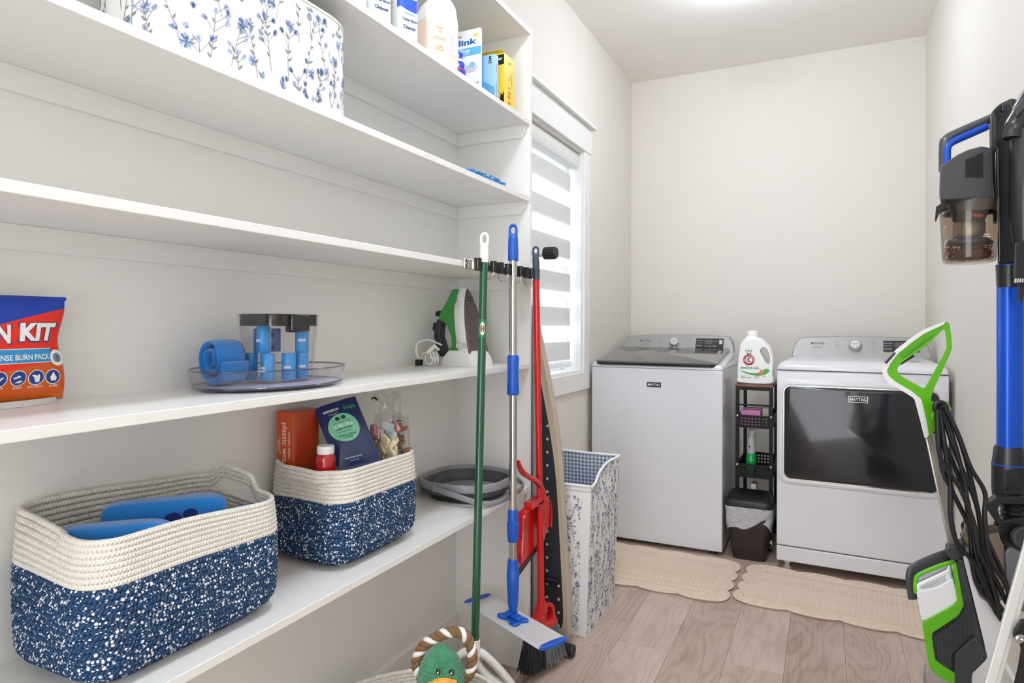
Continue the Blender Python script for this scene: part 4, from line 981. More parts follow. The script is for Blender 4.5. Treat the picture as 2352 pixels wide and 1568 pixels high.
for i in range(170):
    q = rnd.random(); p = hd(1005+206*q, 1632+8*q)+FWD*rnd.uniform(-.014, .014); e = V((p.x+(q-.5)*.05, p.y+rnd.uniform(-.01, .01), FL+.002)); b.tube([p, e], .0016, 4, caps=False)
b.build('bristles', mat('green bristle', '#1f7d4f', .6), br_, kind='stuff')
# ---- blue flat mop
plz = .195
Lc = [atZ(u, v, plz) for u, v in ((1062, 1379), (1128, 1366), (1307, 1467), (1238, 1491))]
pmid = sum(Lc, V((0, 0, 0)))/4; jb = V((atZ(1178, 1420, plz).x, atZ(1178, 1420, plz).y, plz+.03))
mt0 = V((PXc, 1.947, ZR)); dm = (mt0-jb).normalized()
mo = thing('flat_mop', 'blue and steel flat mop hanging in the middle of the rack', 'mop', (jb.x, jb.y, plz))
M_blue = mat('blue plastic', '#0755bd', .38, coat=.1); M_alu = mat('satin aluminium', '#d9d9d8', .45, metal=.25)
zof = lambda v: jb + dm*((atX(1177, v, -.935).z-jb.z)/dm.z)
MB().tube([zof(1390), zof(590)], .0132, 20).build('pole', M_steel, mo)
loop_grip(mo, zof(598), zof(511), .0355, M_blue, hole=.024, taper=.86)
def sleeve(vs, name): MB().lathe([(r, (zof(v)-jb).length) for v, r in vs], jb, dm, 24).build(name, M_blue, mo)
sleeve([(908, .018), (903, .0205), (885, .0195), (860, .0185), (838, .0195), (822, .0205), (816, .018)], 'grip_sleeve')
sleeve([(1246, .0165), (1238, .0185), (1206, .0205), (1203, .0205), (1202, .0175), (1176, .0172), (1172, .0155)], 'twist_lock')
sleeve([(1395, .0165), (1375, .0185), (1345, .0205), (1320, .0212), (1319, .020), (1300, .0195), (1286, .0165)], 'lower_socket')
eL = (Lc[2]-Lc[1]).normalized(); eW = (Lc[1]-Lc[0]); eW = (eW-eL*eW.dot(eL)).normalized(); FM = frame(pmid, eL, eW)
hl = (Lc[2]-Lc[1]).length/2*.985; hw = ((Lc[1]-Lc[0]).length+(Lc[2]-Lc[3]).length)/4
hw = max(hw, .048)
MB(FM).box((-hl, -hw, -.005), (hl, hw, .0)).build('plate', M_alu, mo, bev=.002)
for s in (-1, 1):
    b = MB(FM); b.prism([(s*hl, -hw-.002, -.007), (s*(hl+.010), -hw*.75, -.007), (s*(hl+.016), 0, -.007), (s*(hl+.010), hw*.75, -.007), (s*hl, hw+.002, -.007), (s*(hl-.010), hw*.7, -.007), (s*(hl-.012), 0, -.007), (s*(hl-.010), -hw*.7, -.007)], (0, 0, .012)); b.build('end_cap', M_blue, mo, bev=.003)
bf = smooth_path([(-.060, -.022, 0), (-.052, -.036, 0), (-.030, -.038, 0), (0, -.026, 0), (.030, -.038, 0), (.052, -.036, 0), (.060, -.020, 0), (.052, .004, 0), (.060, .026, 0), (.052, .037, 0), (.028, .036, 0), (0, .024, 0), (-.028, .036, 0), (-.052, .037, 0), (-.060, .024, 0), (-.052, 0, 0)], 5, True)
b = MB(FM); b.prism([p*.86 for p in bf], (0, 0, .009)); bfp = b.build('butterfly_plate', M_blue, mo, bev=.003)
b = MB(FM); b.box((-.020, -.013, .008), (.044, .013, .022)); b.build('hinge_block', M_blue, bfp, bev=.004)
b = MB(FM); b.cyl((-.005, -.020, .020), (-.005, .020, .020), .0085); b.build('hinge_pin', M_blue, bfp, bev=.002)
MB().cyl(jb-dm*.012, jb+dm*.03, .0125, .016).build('ball_joint', M_blue, mo)
# ---- red broom
rb0 = atX(1243, 1388, -.935); rb1 = V((PXc, 2.137, ZR)); dr = (rb1-rb0).normalized(); zr_ = lambda v: rb0 + dr*((atX(1236, v, -.92).z-rb0.z)/dr.z)
rbm = thing('broom', 'red broom with a slate grip and black and grey bristles, rightmost in the rack', 'broom', (rb0.x, rb0.y, FL))
M_red = mat('red plastic', '#c40d10', .28, coat=.4); M_slate = mat('slate plastic', '#39495a', .4)
MB().tube([rb0-dr*.01, zr_(632)], .0120, 20).build('pole', M_red, rbm); MB().tube([zr_(932), zr_(928)], .0125, 20).build('pole_joint', M_red, rbm)
MB().tube([zr_(640), zr_(612)], .0125, 16).build('pole_tip', M_slate, rbm)
loop_grip(rbm, zr_(618), zr_(562), .026, M_slate, hole=.020, taper=1)
# head frame: x along the sweep, z up
ha, hb = V((-.968, 2.096, 0)), V((-.910, 2.277, 0)); hx = (hb-ha).normalized(); FH = frame((rb0.x, rb0.y, 0), hx, V((0, 0, 1)).cross(hx)); zt = rb0.z
def hp_(x, z): return (x, -.0, z)
b = MB(FH); b.cyl((0, 0, zt-.03), (0, 0, zt+.03), .0165, .0135); b.build('socket', M_red, rbm)
oo = smooth_path([(-.062, 0, zt-.075), (-.045, 0, zt-.052), (-.022, 0, zt-.02), (-.015, 0, zt+.004), (.015, 0, zt+.004), (.045, 0, zt-.004), (.060, 0, zt-.022), (.068, 0, zt-.055), (.070, 0, zt-.075), (.0, 0, zt-.078)], 5, True)
ii = smooth_path([(.014, 0, zt-.058), (.016, 0, zt-.050), (.018, 0, zt-.036), (.020, 0, zt-.018), (.028, 0, zt-.014), (.040, 0, zt-.018), (.047, 0, zt-.028), (.051, 0, zt-.045), (.050, 0, zt-.058), (.030, 0, zt-.060)], 5, True)
b = MB(FH); b.ringprism([p+V((0, -.013, 0)) for p in oo], [p+V((0, -.013, 0)) for p in ii], (0, .026, 0)); hd_ = b.build('head', M_red, rbm, bev=.003, ang=60)
b = MB(FH); b.box((-.066, -.020, zt-.092), (.074, .020, zt-.066)); b.build('bristle_block', M_red, hd_, bev=.006)
b = MB(FH); text(b, 'O-Cedar', lambda x, y: V((-.006+x*.5, -.0135, zt-.040+y*.5)), w=.03); b.build('lettering', M_white_ink, hd_)
for nm, col, x0, x1 in (('black_bristles', '#17171a', -.066, -.004), ('grey_bristles', '#77777a', -.004, .074)):
    b = MB(FH); 
    for i in range(380):
        x, y = rnd.uniform(x0, x1), rnd.uniform(-.019, .019); fx = x+(x+.01)*.55+rnd.uniform(-.004, .004)
        b.tube([(x, y, zt-.085), (fx, y*1.6+rnd.uniform(-.006, .006), FL+max(.004, .034+rnd.uniform(-.006, .008)))], .0019, 4, caps=False)
    b.build(nm, mat(nm, col, .5), hd_, kind='stuff')
# ---- red dustpan clipped to the red broom
dp = thing('dustpan', 'red dustpan with a hooked handle clipped onto the red broom', 'dustpan', (-.945, 2.03, .40))
XP = -.955
def px_(l, X=XP): return [atX(u, v, X) for u, v in l]
b = MB(); b.prism(px_([(1188, 1300), (1193, 1190), (1199, 1176), (1212, 1167), (1236, 1160), (1258, 1150), (1262, 1170), (1261, 1205), (1250, 1240), (1194, 1318)]), (-.005, 0, 0)); b.build('pan_plate', M_red, dp, bev=.002)
b = MB(); b.tube(px_([(1190, 1292), (1194, 1190), (1200, 1176), (1213, 1167), (1238, 1158), (1257, 1149), (1260, 1170), (1259, 1208)], XP+.012), .016, 8, flat=(.16, 1), up=(1, 0, 0)); b.build('pan_wall', M_red, dp)
b = MB(); b.prism(px_([(1236, 1158), (1262, 1138), (1263, 1165), (1261, 1205), (1250, 1240), (1246, 1236), (1250, 1175)], XP+.030), (-.004, 0, 0)); b.build('pan_side', M_red, dp, bev=.0015)
b = MB(); b.prism(px_([(1190, 1312), (1252, 1232), (1254, 1237), (1193, 1322)], XP+.004), (-.008, 0, 0)); b.build('rubber_lip', mat('dark lip', '#3a1516', .5), dp, bev=.001)
hpx = [(1190, 1058), (1194, 1072), (1202, 1086), (1216, 1096), (1230, 1104), (1240, 1116), (1246, 1134), (1246, 1165)]
b = MB(); b.tube(smooth_path(px_(hpx, XP+.022), 5), [.005+.006*min(1, i/10) for i in range(5*7+1)], 10, flat=(.8, 1.25), up=(1, 0, 0)); b.build('handle', M_red, dp)
b = MB(); b.box((XP-.004, atX(1205, 1160, XP).y, atX(1205, 1168, XP).z), (XP+.03, atX(1236, 1160, XP).y, atX(1205, 1153, XP).z)); b.build('comb_edge', M_red, dp, bev=.001)
XL, XS, YE, SH, TH = ROOM; MAP = None
# ================================================================== ironing board
YI = 2.190
ib = thing('ironing_board', 'beige covered ironing board leaning upright behind the shelf end panel', 'ironing board', (-1.008, YI, 0))
AX = -1.008
edge = [atY(u, v, YI+.02) for u, v in ((1238, 735), (1249, 790), (1264, 860), (1280, 950), (1291, 1050), (1299, 1180), (1307, 1320), (1312, 1440), (1306, 1470))]
edge = [V((p.x, 0, p.z)) for p in edge]; edge = [V((AX+.025, 0, edge[0].z+.055)), V((AX+.042, 0, edge[0].z+.035))] + edge
edge[-1].z = max(edge[-1].z, .03)
half = smooth_path(edge, 5); outl = half + [V((2*AX-p.x, 0, p.z)) for p in reversed(half)]
def board(k, y):
    c = V((AX, 0, .6)); q = lambda z: k*(.42+.58*sm(.55, 1.05, z))       # the cover wraps further round at the nose
    return [V((c.x+(p.x-c.x)*(1-q(p.z)/.19 if abs(p.x-c.x) > .03 else 1), y, c.z+(p.z-c.z)*(1-k/.65))) for p in outl]
M_cover = mat('beige cover', '#b9aa97', .85, fn=lambda t, b: t.bump(t.noise(t.map(t.coord(), (1, 1, .35)), 26, 4, .6), .006), sheen=.1)
b = MB(); b.loft([board(.056, YI-.0025), board(.012, YI-.0035), board(0, YI+.008), board(0, YI+.022), board(.006, YI+.032), board(.02, YI+.034)]); b.build('cover', M_cover, ib, ang=60)
b = MB(); b.tube([p for p in board(.050, YI-.003)], .0035, 8, closed=True); b.build('hem', M_cover, ib)
M_mesh = mat('dark perforated steel', '#3a3c40', .4, metal=.3)
b = MB(); b.loft([board(.050, YI-.004), board(.050, YI+.003)]); b.build('deck', M_mesh, ib)
b = MB(); 
for iz in range(26):
    for ix in range(-4, 5):
        z = .085+.048*iz; x = AX+ix*.046; w_ = next((p.x-AX for p in half[::-1] if p.z >= z), 0)
        if abs(x-AX) < w_*(.86-.12*sm(.55, 1.05, z))-.006: b.add([(x+.0052*math.cos(2*PI*j/10), YI-.0046, z+.0052*math.sin(2*PI*j/10)) for j in range(10)], [tuple(range(10))])
b.build('vent_holes', mat('vent hole cloth', '#c9c7c2', .7), ib, kind='stuff')
MB().box((AX-.01, YI-.0055, .93), (AX-.004, YI-.004, 1.0)).build('slot', M_blk, ib)
M_wtube = mat('white tube', '#dedddb', .35)
yl = YI-.030
for x in (-1.10, -.955): MB().cyl((x, yl, .08), (x, yl, 1.30), .011).build('leg', M_wtube if x < -1 else mat('grey tube', '#a9abad', .35), ib)
MB().cyl((-1.13, yl, 1.432), (-.917, yl, 1.432), .0125).build('foot_tube', M_wtube, ib)
MB().tube([(-.955, yl, 1.29), (-.955, yl, 1.40), (-.97, yl, 1.432)], .011, 12).build('leg_bend', M_wtube, ib)
MB().cyl((-1.11, yl-.012, .024), (-.835, yl-.012, .024), .0125).build('foot_tube', M_wtube, ib)
def ribcap(c, d, r, L, name='foot_cap'):
    c, d = V(c), V(d).normalized(); x = V((0, 0, 1)); y = d.cross(x); n = 36
    b = MB(); b.loft([[c+d*h+(x*math.cos(2*PI*j/n)+y*math.sin(2*PI*j/n))*(r*k if j % 2 else r*k*.95) for j in range(n)] for h, k in ((0, .92), (.003, 1), (L-.006, 1), (L, .88))]); return b.build(name, M_bp, ib, ang=20)
ribcap((-.920, yl, 1.432), (1, 0, 0), .0225, .048); ribcap((-.838, yl-.012, .026), (1, 0, 0), .0225, .042)
MB().box((-1.10, YI-.022, .238), (-.866, YI-.006, .256)).build('cross_bar', M_bp, ib, bev=.004)
MB().box((-.97, YI-.024, .225), (-.925, YI-.004, .27)).build('bar_bracket', M_bp, ib, bev=.004)
# ================================================================== hamper
hm = thing('laundry_hamper', 'tall white blue flowered fabric hamper with gingham lining standing before the washer', 'hamper', (-.97, 2.5, 0))
hx0, hx1, hy0, hy1, HH = -1.135, -.786, 2.318, 2.676, .618
def hr(z, k): 
    e = .022*k; return [V((hx1-.026+e, hy0-.0-e*.3, z)), V((hx1-.026+e, hy1+e*.3, z)), V((hx0-e, hy1+e*.3, z)), V((hx0-e, hy0-e*.3, z))]
def hpt(s, q):
    """unwrapped wall: s runs right side front->back (0..1), back (1..2), left (2..3), front (3..4)"""
    r = hr(HH*q, q); k = int(s) % 4; t = s-int(s); a, c = r[k], r[(k+1) % 4]; p = a.lerp(c, t); n = V(((c-a).y, -(c-a).x, 0)).normalized()
    puff = .006*math.sin(PI*t)*math.sin(PI*q) - .018*math.sin(PI*t)**2*sm(.7, 1, q)*(1 if k in (0, 2) else .2) + .003*math.sin(t*7+q*9)*math.sin(PI*t)
    dip = (.055*sm(.55, .0, t)*q**6 if k == 0 else (.055*q**6 if k == 3 and False else 0))
    if k == 3: dip = .050*q**6*sm(0, .4, t)
    if k == 0: dip = .050*q**6*sm(.75, .12, t)
    return p + n*puff - V((0, 0, dip)), n
M_ham = mat('hamper canvas', '#eeedec', .75, fn=cloth_fn, spec=.2)
def ging(t, b):
    uv = t.coord('UV'); s = t.new('ShaderNodeSeparateXYZ'); t.link(uv, s.inputs[0])
    a = t.math('GREATER_THAN', t.math('FRACT', t.math('MULTIPLY', s.outputs[0], 22*4)), .5); c = t.math('GREATER_THAN', t.math('FRACT', t.math('MULTIPLY', s.outputs[1], 38)), .5)
    t.link(t.mix(t.math('MULTIPLY', t.math('ADD', a, c), .5), lin('#e0e3ea'), lin('#6b7896')), b.inputs['Base Color'])
M_ging = mat('gingham lining', '#9aa5be', .85, fn=ging, spec=.2)
b = MB(); b.grid(lambda s, q: hpt(min(s*4, 3.9999), q)[0], 80, 28); b.box((hx0+.004, hy0+.004, .001), (hx1-.034, hy1-.004, .004)); b.build('canvas_wall', M_ham, hm, ang=50)
b = MB(); b.grid(lambda s, q: (lambda r: r[0]-r[1]*.006)(hpt(min(s*4, 3.9999), .02+q*.975)), 80, 28); b.build('lining', M_ging, hm, ang=50)
b = MB(); b.tube([hpt(i/25, 1)[0] for i in range(100)], .0055, 8, closed=True); b.build('rolled_rim', M_ham, hm)
WH = hy1-hy0
INK2 = [mat('ink grey', '#74787e', .8), mat('ink grey blue', '#7f8dae', .8), mat('ink slate blue', '#50628c', .8), mat('ink pale', '#aab1c6', .8)]
def fnR(s, z, lift): p, n = hpt(min(max(s/WH, 0), .9999), z/HH); return p+n*lift*1.5
floral(fnR, WH, HH-.002, 21, hm, .80, gap=.034, inks=INK2)
def fnF(s, z, lift): p, n = hpt(3+min(max(s/(hx1-hx0), 0), .9999), z/HH); return p+n*lift*1.5
floral(fnF, hx1-hx0-.03, HH-.06, 22, hm, .80, gap=.034, inks=INK2)
b = MB(); b.tube([hpt(i/25, .945)[0]+hpt(i/25, .945)[1]*.0012 for i in range(100)], .0012, 5, closed=True); b.build('rim_stitching', mat('grey stitching', '#b4b4b8', .8), hm)
# ================================================================== washer
M_app = mat('white appliance enamel', '#dcdce0', .22, coat=.4); M_cons = mat('console silver', '#a5a3a0', .45, metal=.35); M_seam = mat('dark seam', '#55565a', .6)
M_glassblk = mat('black glass', '#0c0d0f', .05, coat=1); M_disp = mat('display grey', '#55575a', .3); M_pr = mat('pale print', '#b9c6dd', .5); M_prd = mat('dark print', '#4f4f51', .5)
WXo, WYo, WW, WD = -1.1678, 3.4149, .695, .66
FW = frame((WXo, WYo, 0), (1, .0036, 0), (-.0036, 1, 0))
wm = thing('washing_machine', 'white top loading washer with dark lid and silver console, left of the slim cart', 'washer', (WXo+.35, WYo+.33, 0))
zb, zs = .022, .9452
b = MB(FW); b.box((0, .0, zb), (WW, WD, zs-.0015)); b.build('cabinet', M_app, wm, bev=.006, seg=3)
b = MB(FW); b.box((.004, .004, zs-.003), (WW-.004, WD, zs+.002)); b.build('top_seam', M_seam, wm)
def rr(x0, x1, y0, y1, r, z): return rrect(x0, x1, y0, y1, r, z, 4)
b = MB(FW); b.loft([rr(0, WW, 0, WD, .012, zs+.0005), rr(0, WW, 0, WD, .012, zs+.016), rr(.006, WW-.006, .006, WD, .015, zs+.024), rr(.03, WW-.03, .03, WD, .02, zs+.026)]); b.build('top_frame', M_app, wm)
b = MB(FW); b.prism([(WW-.045, .03, zs+.02), (WW-.003, .03, zs+.014), (WW-.003, WD-.1, zs+.075), (WW-.045, WD-.1, zs+.083)], (0, 0, -.02)); b.prism([(.045, .03, zs+.02), (.003, .03, zs+.014), (.003, WD-.1, zs+.075), (.045, WD-.1, zs+.083)], (0, 0, -.02)); b.build('top_flank', M_app, wm, bev=.006, kind='stuff')
# lid: a shallow dome of dark glass sloping up to the back
def lid(z, k, dy=0): return [V((x, y, z+(y-.03)*.115+.012*math.sin(PI*min(max((x-.02)/(WW-.04), 0), 1))*sm(.02, .3, y))) for x, y in [(p.x, p.y) for p in rrect(.022+k, WW-.030-k, -.012+k, WD-.11, .035, 0, 6)]]
M_lid = mat('dark tinted lid', '#59585a', .10, coat=.8, metal=.35)
b = MB(FW); b.loft([lid(zs+.022, .012), lid(zs+.020, .004), lid(zs+.034, 0), lid(zs+.038, .004)]); lid_ = b.build('lid', M_lid, wm)
b = MB(FW); b.loft([lid(zs+.021, .006), lid(zs+.018, .001), lid(zs+.030, -.001), lid(zs+.032, .004)]); b.build('lid_edge', mat('lid edge', '#1d1d20', .2, coat=.4), lid_)
CY0, CZ0, CZ1 = WD-.17, 1.005, 1.112
def cy_(z): return CY0+(z-CZ0)*.65
def console(fr, par, x0, x1, arch, name='console'):
    o = smooth_path([(x0, CZ0, 0), (x0+.012, CZ0+.055, 0), (x0+.030, CZ1-.018, 0), (x0+.075, CZ1-.002, 0), ((x0+x1)/2, CZ1+arch, 0), (x1-.075, CZ1-.002, 0), (x1-.030, CZ1-.018, 0), (x1-.012, CZ0+.055, 0), (x1, CZ0, 0)], 5)
    b = MB(fr); b.prism([(p.x, cy_(p.y), p.y) for p in o], (0, .085, 0)); return b.build(name, M_cons, par, bev=.005, ang=50)
console(FW, wm, .004, WW-.004, .004)
def on_cons(fr, x0, z0, lift=.0008): return lambda x, y: fr @ V((x0+x, cy_(z0+y)-lift, z0+y))
def cons_details(fr, par, X, z, kx, dx0, dx1, tx, nm):
    f = on_cons(fr, kx, z); n = V((0, -1, .65)).normalized(); R3 = fr.to_3x3(); ax = R3 @ n; c = f(0, 0)
    kn = MB().lathe([(.029, .004), (.0285, .016), (.026, .022), (.024, .024), (.001, .0245)], c, ax, 32).build('knob', M_chrome, par)
    MB().lathe([(.033, 0), (.0335, .004), (.030, .006)], c, ax, 32).build('knob_ring', M_cons, kn)
    MB().lathe([(.0215, .0246), (.0212, .0254), (.001, .0256)], c, ax, 28).build('knob_cap', mat('knob cap', '#c8c7c4', .4, metal=.3), kn)
    b = MB(); g = lambda x, y: c + ax*.0260 + (f(.001, 0)-f(0, 0))*(x/.001) + (f(0, .001)-f(0, 0)).normalized()*y
    text(b, 'Normal', lambda x, y: g(x, y), w=.026); text(b, 'START', on_cons(fr, kx, z-.038), w=.02); b.build('lettering', M_prd, par)
    b = MB(); g = on_cons(fr, 0, z+.002, .0012); b.loft([[g(x, y) for x, y in ((dx0, -.028), (dx1, -.028), (dx1, .027), (dx0, .027))], [g(x, y)+ax*.002 for x, y in ((dx0, -.028), (dx1, -.028), (dx1, .027), (dx0, .027))]]); tpn = b.build('touch_panel', M_glassblk, par)
    b = MB(); g = on_cons(fr, 0, z+.002, .0042); w3 = (dx1-dx0); b.add([g(x, y) for x, y in ((dx0+w3*.32, -.004), (dx0+w3*.60, -.004), (dx0+w3*.60, .020), (dx0+w3*.32, .020))], [(0, 1, 2, 3)]); b.build('display', M_disp, tpn)
    b = MB(); g = lambda x0, z0: on_cons(fr, x0, z+z0, .0046)
    for x0, z0, s, ww in ((.13, .018, 'Soil Level', .035), (.13, .004, 'Water Temp', .036), (.13, -.012, 'Options', .034), (.40, -.014, 'Rinse', .016), (.53, -.014, 'Spin', .016), (.68, -.014, 'Deep', .02), (.72, .014, 'Spin Speed', .03)): text(b, s, g(dx0+w3*x0, z0), w=ww)
    b.build('lettering', M_pr, tpn)
    b = MB(); text(b, 'MAYTAG', on_cons(fr, tx, z+.012), w=.066, bold=.02); text(b, 'commercial', on_cons(fr, tx, z-.008), w=.05)
    for s in (-1, 1):
        for k, wd in enumerate(('Normal', 'Whites', 'Delicate', 'Heavy Duty', 'Clean Rinse')): text(b, wd, on_cons(fr, kx+s*.085, z+.030-k*.0125), w=.015+.003*(k % 3))
    b.build('lettering', M_prd, par)
cons_details(FW, wm, 0, 1.066, .345, .470, .628, .165, 'w')
b = MB(FW); g0 = .628+.0; b.box((.604, cy_(1.068)-.0062, 1.050), (.622, cy_(1.068)-.0052, 1.088)); b.build('start_button', mat('pale button', '#d9d8d4', .4), wm)
def badge(fr, par, x, z, w, h, border):
    b = MB(fr); b.box((x-w/2, -.003, z-h/2), (x+w/2, .0, z+h/2)); bdg = b.build('badge', mat('badge black', '#1a1b1d', .35), par, bev=.0008)
    b = MB(fr); text(b, 'MAYTAG', lambda X, Y: V((x+X, -.0034, z+Y)), w=w*.86, h=h*.52, bold=.012)
    if border: b.ringprism([(x+sx*w/2, -.0034, z+sz*h/2) for sx, sz in ((-1, -1), (1, -1), (1, 1), (-1, 1))], [(x+sx*(w/2-.0025), -.0034, z+sz*(h/2-.0025)) for sx, sz in ((-1, -1), (1, -1), (1, 1), (-1, 1))], (0, .001, 0))
    b.build('lettering', M_white_ink, bdg)
lw = FW.inverted() @ atP(1502, 883, FW.translation, FW.to_3x3() @ V((0, 1, 0)))
badge(FW, wm, lw.x, lw.z, .074, .025, False)
for x in (.05, WW-.05):
    for y in (.05, WD-.05): MB(FW).cyl((x, y, 0), (x, y, zb+.01), .022).build('levelling_foot', M_blk, wm, bev=.002)
# ================================================================== dryer
M_dg = mat('dryer door glass', '#232427', .10, coat=.25, spec=.4)
DXo, DYo, DWd, DD = -.2148, 3.3662, .6929, .62
dr_ = -.030; FD = frame((DXo, DYo, 0), (math.cos(dr_), math.sin(dr_), 0), (-math.sin(dr_), math.cos(dr_), 0))
dy = thing('clothes_dryer', 'white front loading dryer with a wide dark glass door, right of the slim cart', 'dryer', (DXo+.34, DYo+.32, 0))
dl = lambda u, v: FD.inverted() @ atP(u, v, FD.translation, FD.to_3x3() @ V((0, 1, 0)))
dz0, dzs = .046, .9612; zk = dl(1782, 1250).z
b = MB(FD); b.box((0, 0, zk+.0015), (DWd, DD, dzs-.002)); b.build('cabinet', M_app, dy, bev=.008, seg=3)
b = MB(FD); b.box((0, 0, dz0), (DWd, DD, zk-.0015)); b.build('kick_panel', M_app, dy, bev=.006, seg=3)
b = MB(FD); b.box((.004, .004, zk-.004), (DWd-.004, DD-.01, zk+.004)); b.box((.004, .004, dzs-.004), (DWd-.004, DD-.01, dzs+.004)); b.build('panel_seams', M_seam, dy, kind='stuff')
b = MB(FD); b.loft([rr(0, DWd, -.002, DD, .02, dzs+.002), rr(0, DWd, -.002, DD, .02, dzs+.010), rr(.004, DWd-.004, .004, DD, .025, dzs+.022), rr(.016, DWd-.016, .030, DD, .03, dzs+.036), rr(.040, DWd-.040, .12, DD, .03, dzs+.046), rr(.06, DWd-.06, .30, DD, .03, dzs+.05)]); b.build('top_cover', M_app, dy, ang=70)
console(FD, dy, .026, DWd-.014, .006)
cons_details(FD, dy, 0, 1.066, .335, .465, .625, .155, 'd')
# door
a = [dl(1803, 884), dl(2160, 902), dl(2152, 1131), dl(1800, 1096)]
gx0, gx1 = (a[0].x+a[3].x)/2, (a[1].x+a[2].x)/2; gz0, gz1 = (a[2].z+a[3].z)/2, (a[0].z+a[1].z)/2
def fr2(ins, y, r=.03): return [V((p.x, y, p.y)) for p in rrect(gx0+ins, gx1-ins, gz0+ins, gz1-ins, max(r-ins, .006), 0, 6)]
b = MB(FD); b.loft([fr2(-.030, -.0005, .02), fr2(-.026, -.006, .02), fr2(-.008, -.010), fr2(-.003, -.006), fr2(.004, -.004)], False, False); door = b.build('door', M_app, dy, ang=60)
b = MB(FD)
rings = []
for ins, y in ((-.002, -.004), (.0, -.014), (.002, -.019), (.006, -.0225), (.012, -.024)): rings.append(fr2(ins, y))
b.loft(rings, False, True); b.build('door_glass', M_dg, door, ang=60)
b = MB(FD); b.loft([fr2(-.004, -.006), fr2(-.003, -.0135), fr2(.0015, -.0135), fr2(.002, -.006)], False, False); b.build('door_trim', M_chrome, door, ang=40)
lb = dl(1971, 916)
b = MB(FD); w, h = .078, .029; x, z = lb.x, lb.z; yb = -.0248
b.ringprism([(x+sx*w/2, yb, z+sz*h/2) for sx, sz in ((-1, -1), (1, -1), (1, 1), (-1, 1))], [(x+sx*(w/2-.0025), yb, z+sz*(h/2-.0025)) for sx, sz in ((-1, -1), (1, -1), (1, 1), (-1, 1))], (0, .006, 0))
text(b, 'MAYTAG', lambda X, Y: V((x+X, yb, z+Y)), w=w*.84, h=h*.5, bold=.012); b.build('badge', M_white_ink, door, kind='stuff')
for x, y in ((.045, .04), (DWd-.05, .04), (.05, DD-.05), (DWd-.05, DD-.05)):
    MB(FD).lathe([(.018, 0), (.018, .010), (.010, .014), (.011, .030), (.017, .033), (.017, .040), (.011, .044), (.011, dz0+.012)], (x, y, 0), n=14).build('levelling_foot', mat('grey nylon', '#c2c0ba', .5), dy, ang=40)
# ================================================================== slim cart
M_frame = mat('black powder coat', '#0c0a09', .45, spec=.3); M_walnut = mat('walnut board', '#7b5443', .45, fn=mottled('#6b4738', '#8d6450', 18))
ca = atY(1690, 900, 3.60); cb = atY(1775, 900, 3.60); cx0, cx1 = ca.x, cb.x; cy0, cy1 = 3.600, 3.98; CT = .868
kt = thing('slim_cart', 'narrow black rolling cart with walnut top between washer and dryer', 'cart', ((cx0+cx1)/2, 3.8, 0))
MB().box((cx0-.002, cy0-.004, CT-.016), (cx1+.002, cy1+.004, CT)).build('top_board', M_walnut, kt, bev=.002)
for x in (cx0+.008, cx1-.008):
    for y in (cy0+.008, cy1-.008): MB().box((x-.009, y-.009, .062), (x+.009, y+.009, CT-.016)).build('post', M_frame, kt, bev=.001)
MB().box((cx0, cy0, CT-.034), (cx1, cy0+.014, CT-.016)).build('top_rail', M_frame, kt)
MB().box((cx0, cy1-.014, CT-.034), (cx1, cy1, CT-.016)).build('top_rail', M_frame, kt)
def bin_tray(z, h):
    """perforated tray: front and back walls with a punched grid of round holes"""
    b = MB(); tx0, tx1 = cx0+.001, cx1-.001
    for y in (cy0-.002, cy1-.018):
        nx, nz = 8, 3; w = tx1-tx0; mX = .022; sx = (w-2*mX)/nx; sz = (h-.02)/nz; r = min(sx, sz)*.33
        b.box((tx0, y, z), (tx0+mX, y+.002, z+h)); b.box((tx1-mX, y, z), (tx1, y+.002, z+h)); b.box((tx0+mX, y, z), (tx1-mX, y+.002, z+.010)); b.box((tx0+mX, y, z+h-.010), (tx1-mX, y+.002, z+h))
        for i in range(nx):
            for k in range(nz):
                X, Z = tx0+mX+sx*(i+.5), z+.010+sz*(k+.5); out = []; inn = []
                for j in range(12):
                    a = 2*PI*(j+.5)/12; c, s = math.cos(a), math.sin(a); q = 1/max(abs(c), abs(s)); out.append((X+sx/2*c*q, y, Z+sz/2*s*q)); inn.append((X+r*c, y, Z+r*s))
                b.ringprism(out, inn, (0, .002, 0))
    for x in (tx0, tx1-.002): b.box((x, cy0, z), (x+.002, cy1-.016, z+h*.9))
    b.box((tx0, cy0, z), (tx1, cy1-.016, z+.003))
    b.build('perforated_tray', M_frame, kt, smooth=False)
zz = lambda v: atY(1733, v, 3.60).z
t1, t2 = zz(983), zz(1098)
bin_tray(t1, .066); bin_tray(t2, .072); bin_tray(.11, .07)
for z in (zz(930), ): MB().cyl((cx0+.008, cy0-.004, z), (cx1-.008, cy0-.004, z), .0045).build('guard_bar', M_frame, kt)
for z in (t1+.062, t2+.066, .17):
    for x in (cx0+.008, cx1-.008): MB().lathe([(.0055, 0), (.005, .004), (.001, .005)], (x, cy0-.003, z), (0, -1, 0), 10).build('screw', M_chrome, kt)
for x in (cx0+.012, cx1-.012):
    for y in (cy0+.02, cy1-.03):
        cf = MB().box((x-.013, y-.012, .020), (x+.013, y+.012, .064)).build('caster', M_chrome if y < 3.7 else M_frame, kt, bev=.004); MB().cyl((x-.008, y, .022), (x+.008, y, .022), .022).build('wheel', M_blk, cf, bev=.003)
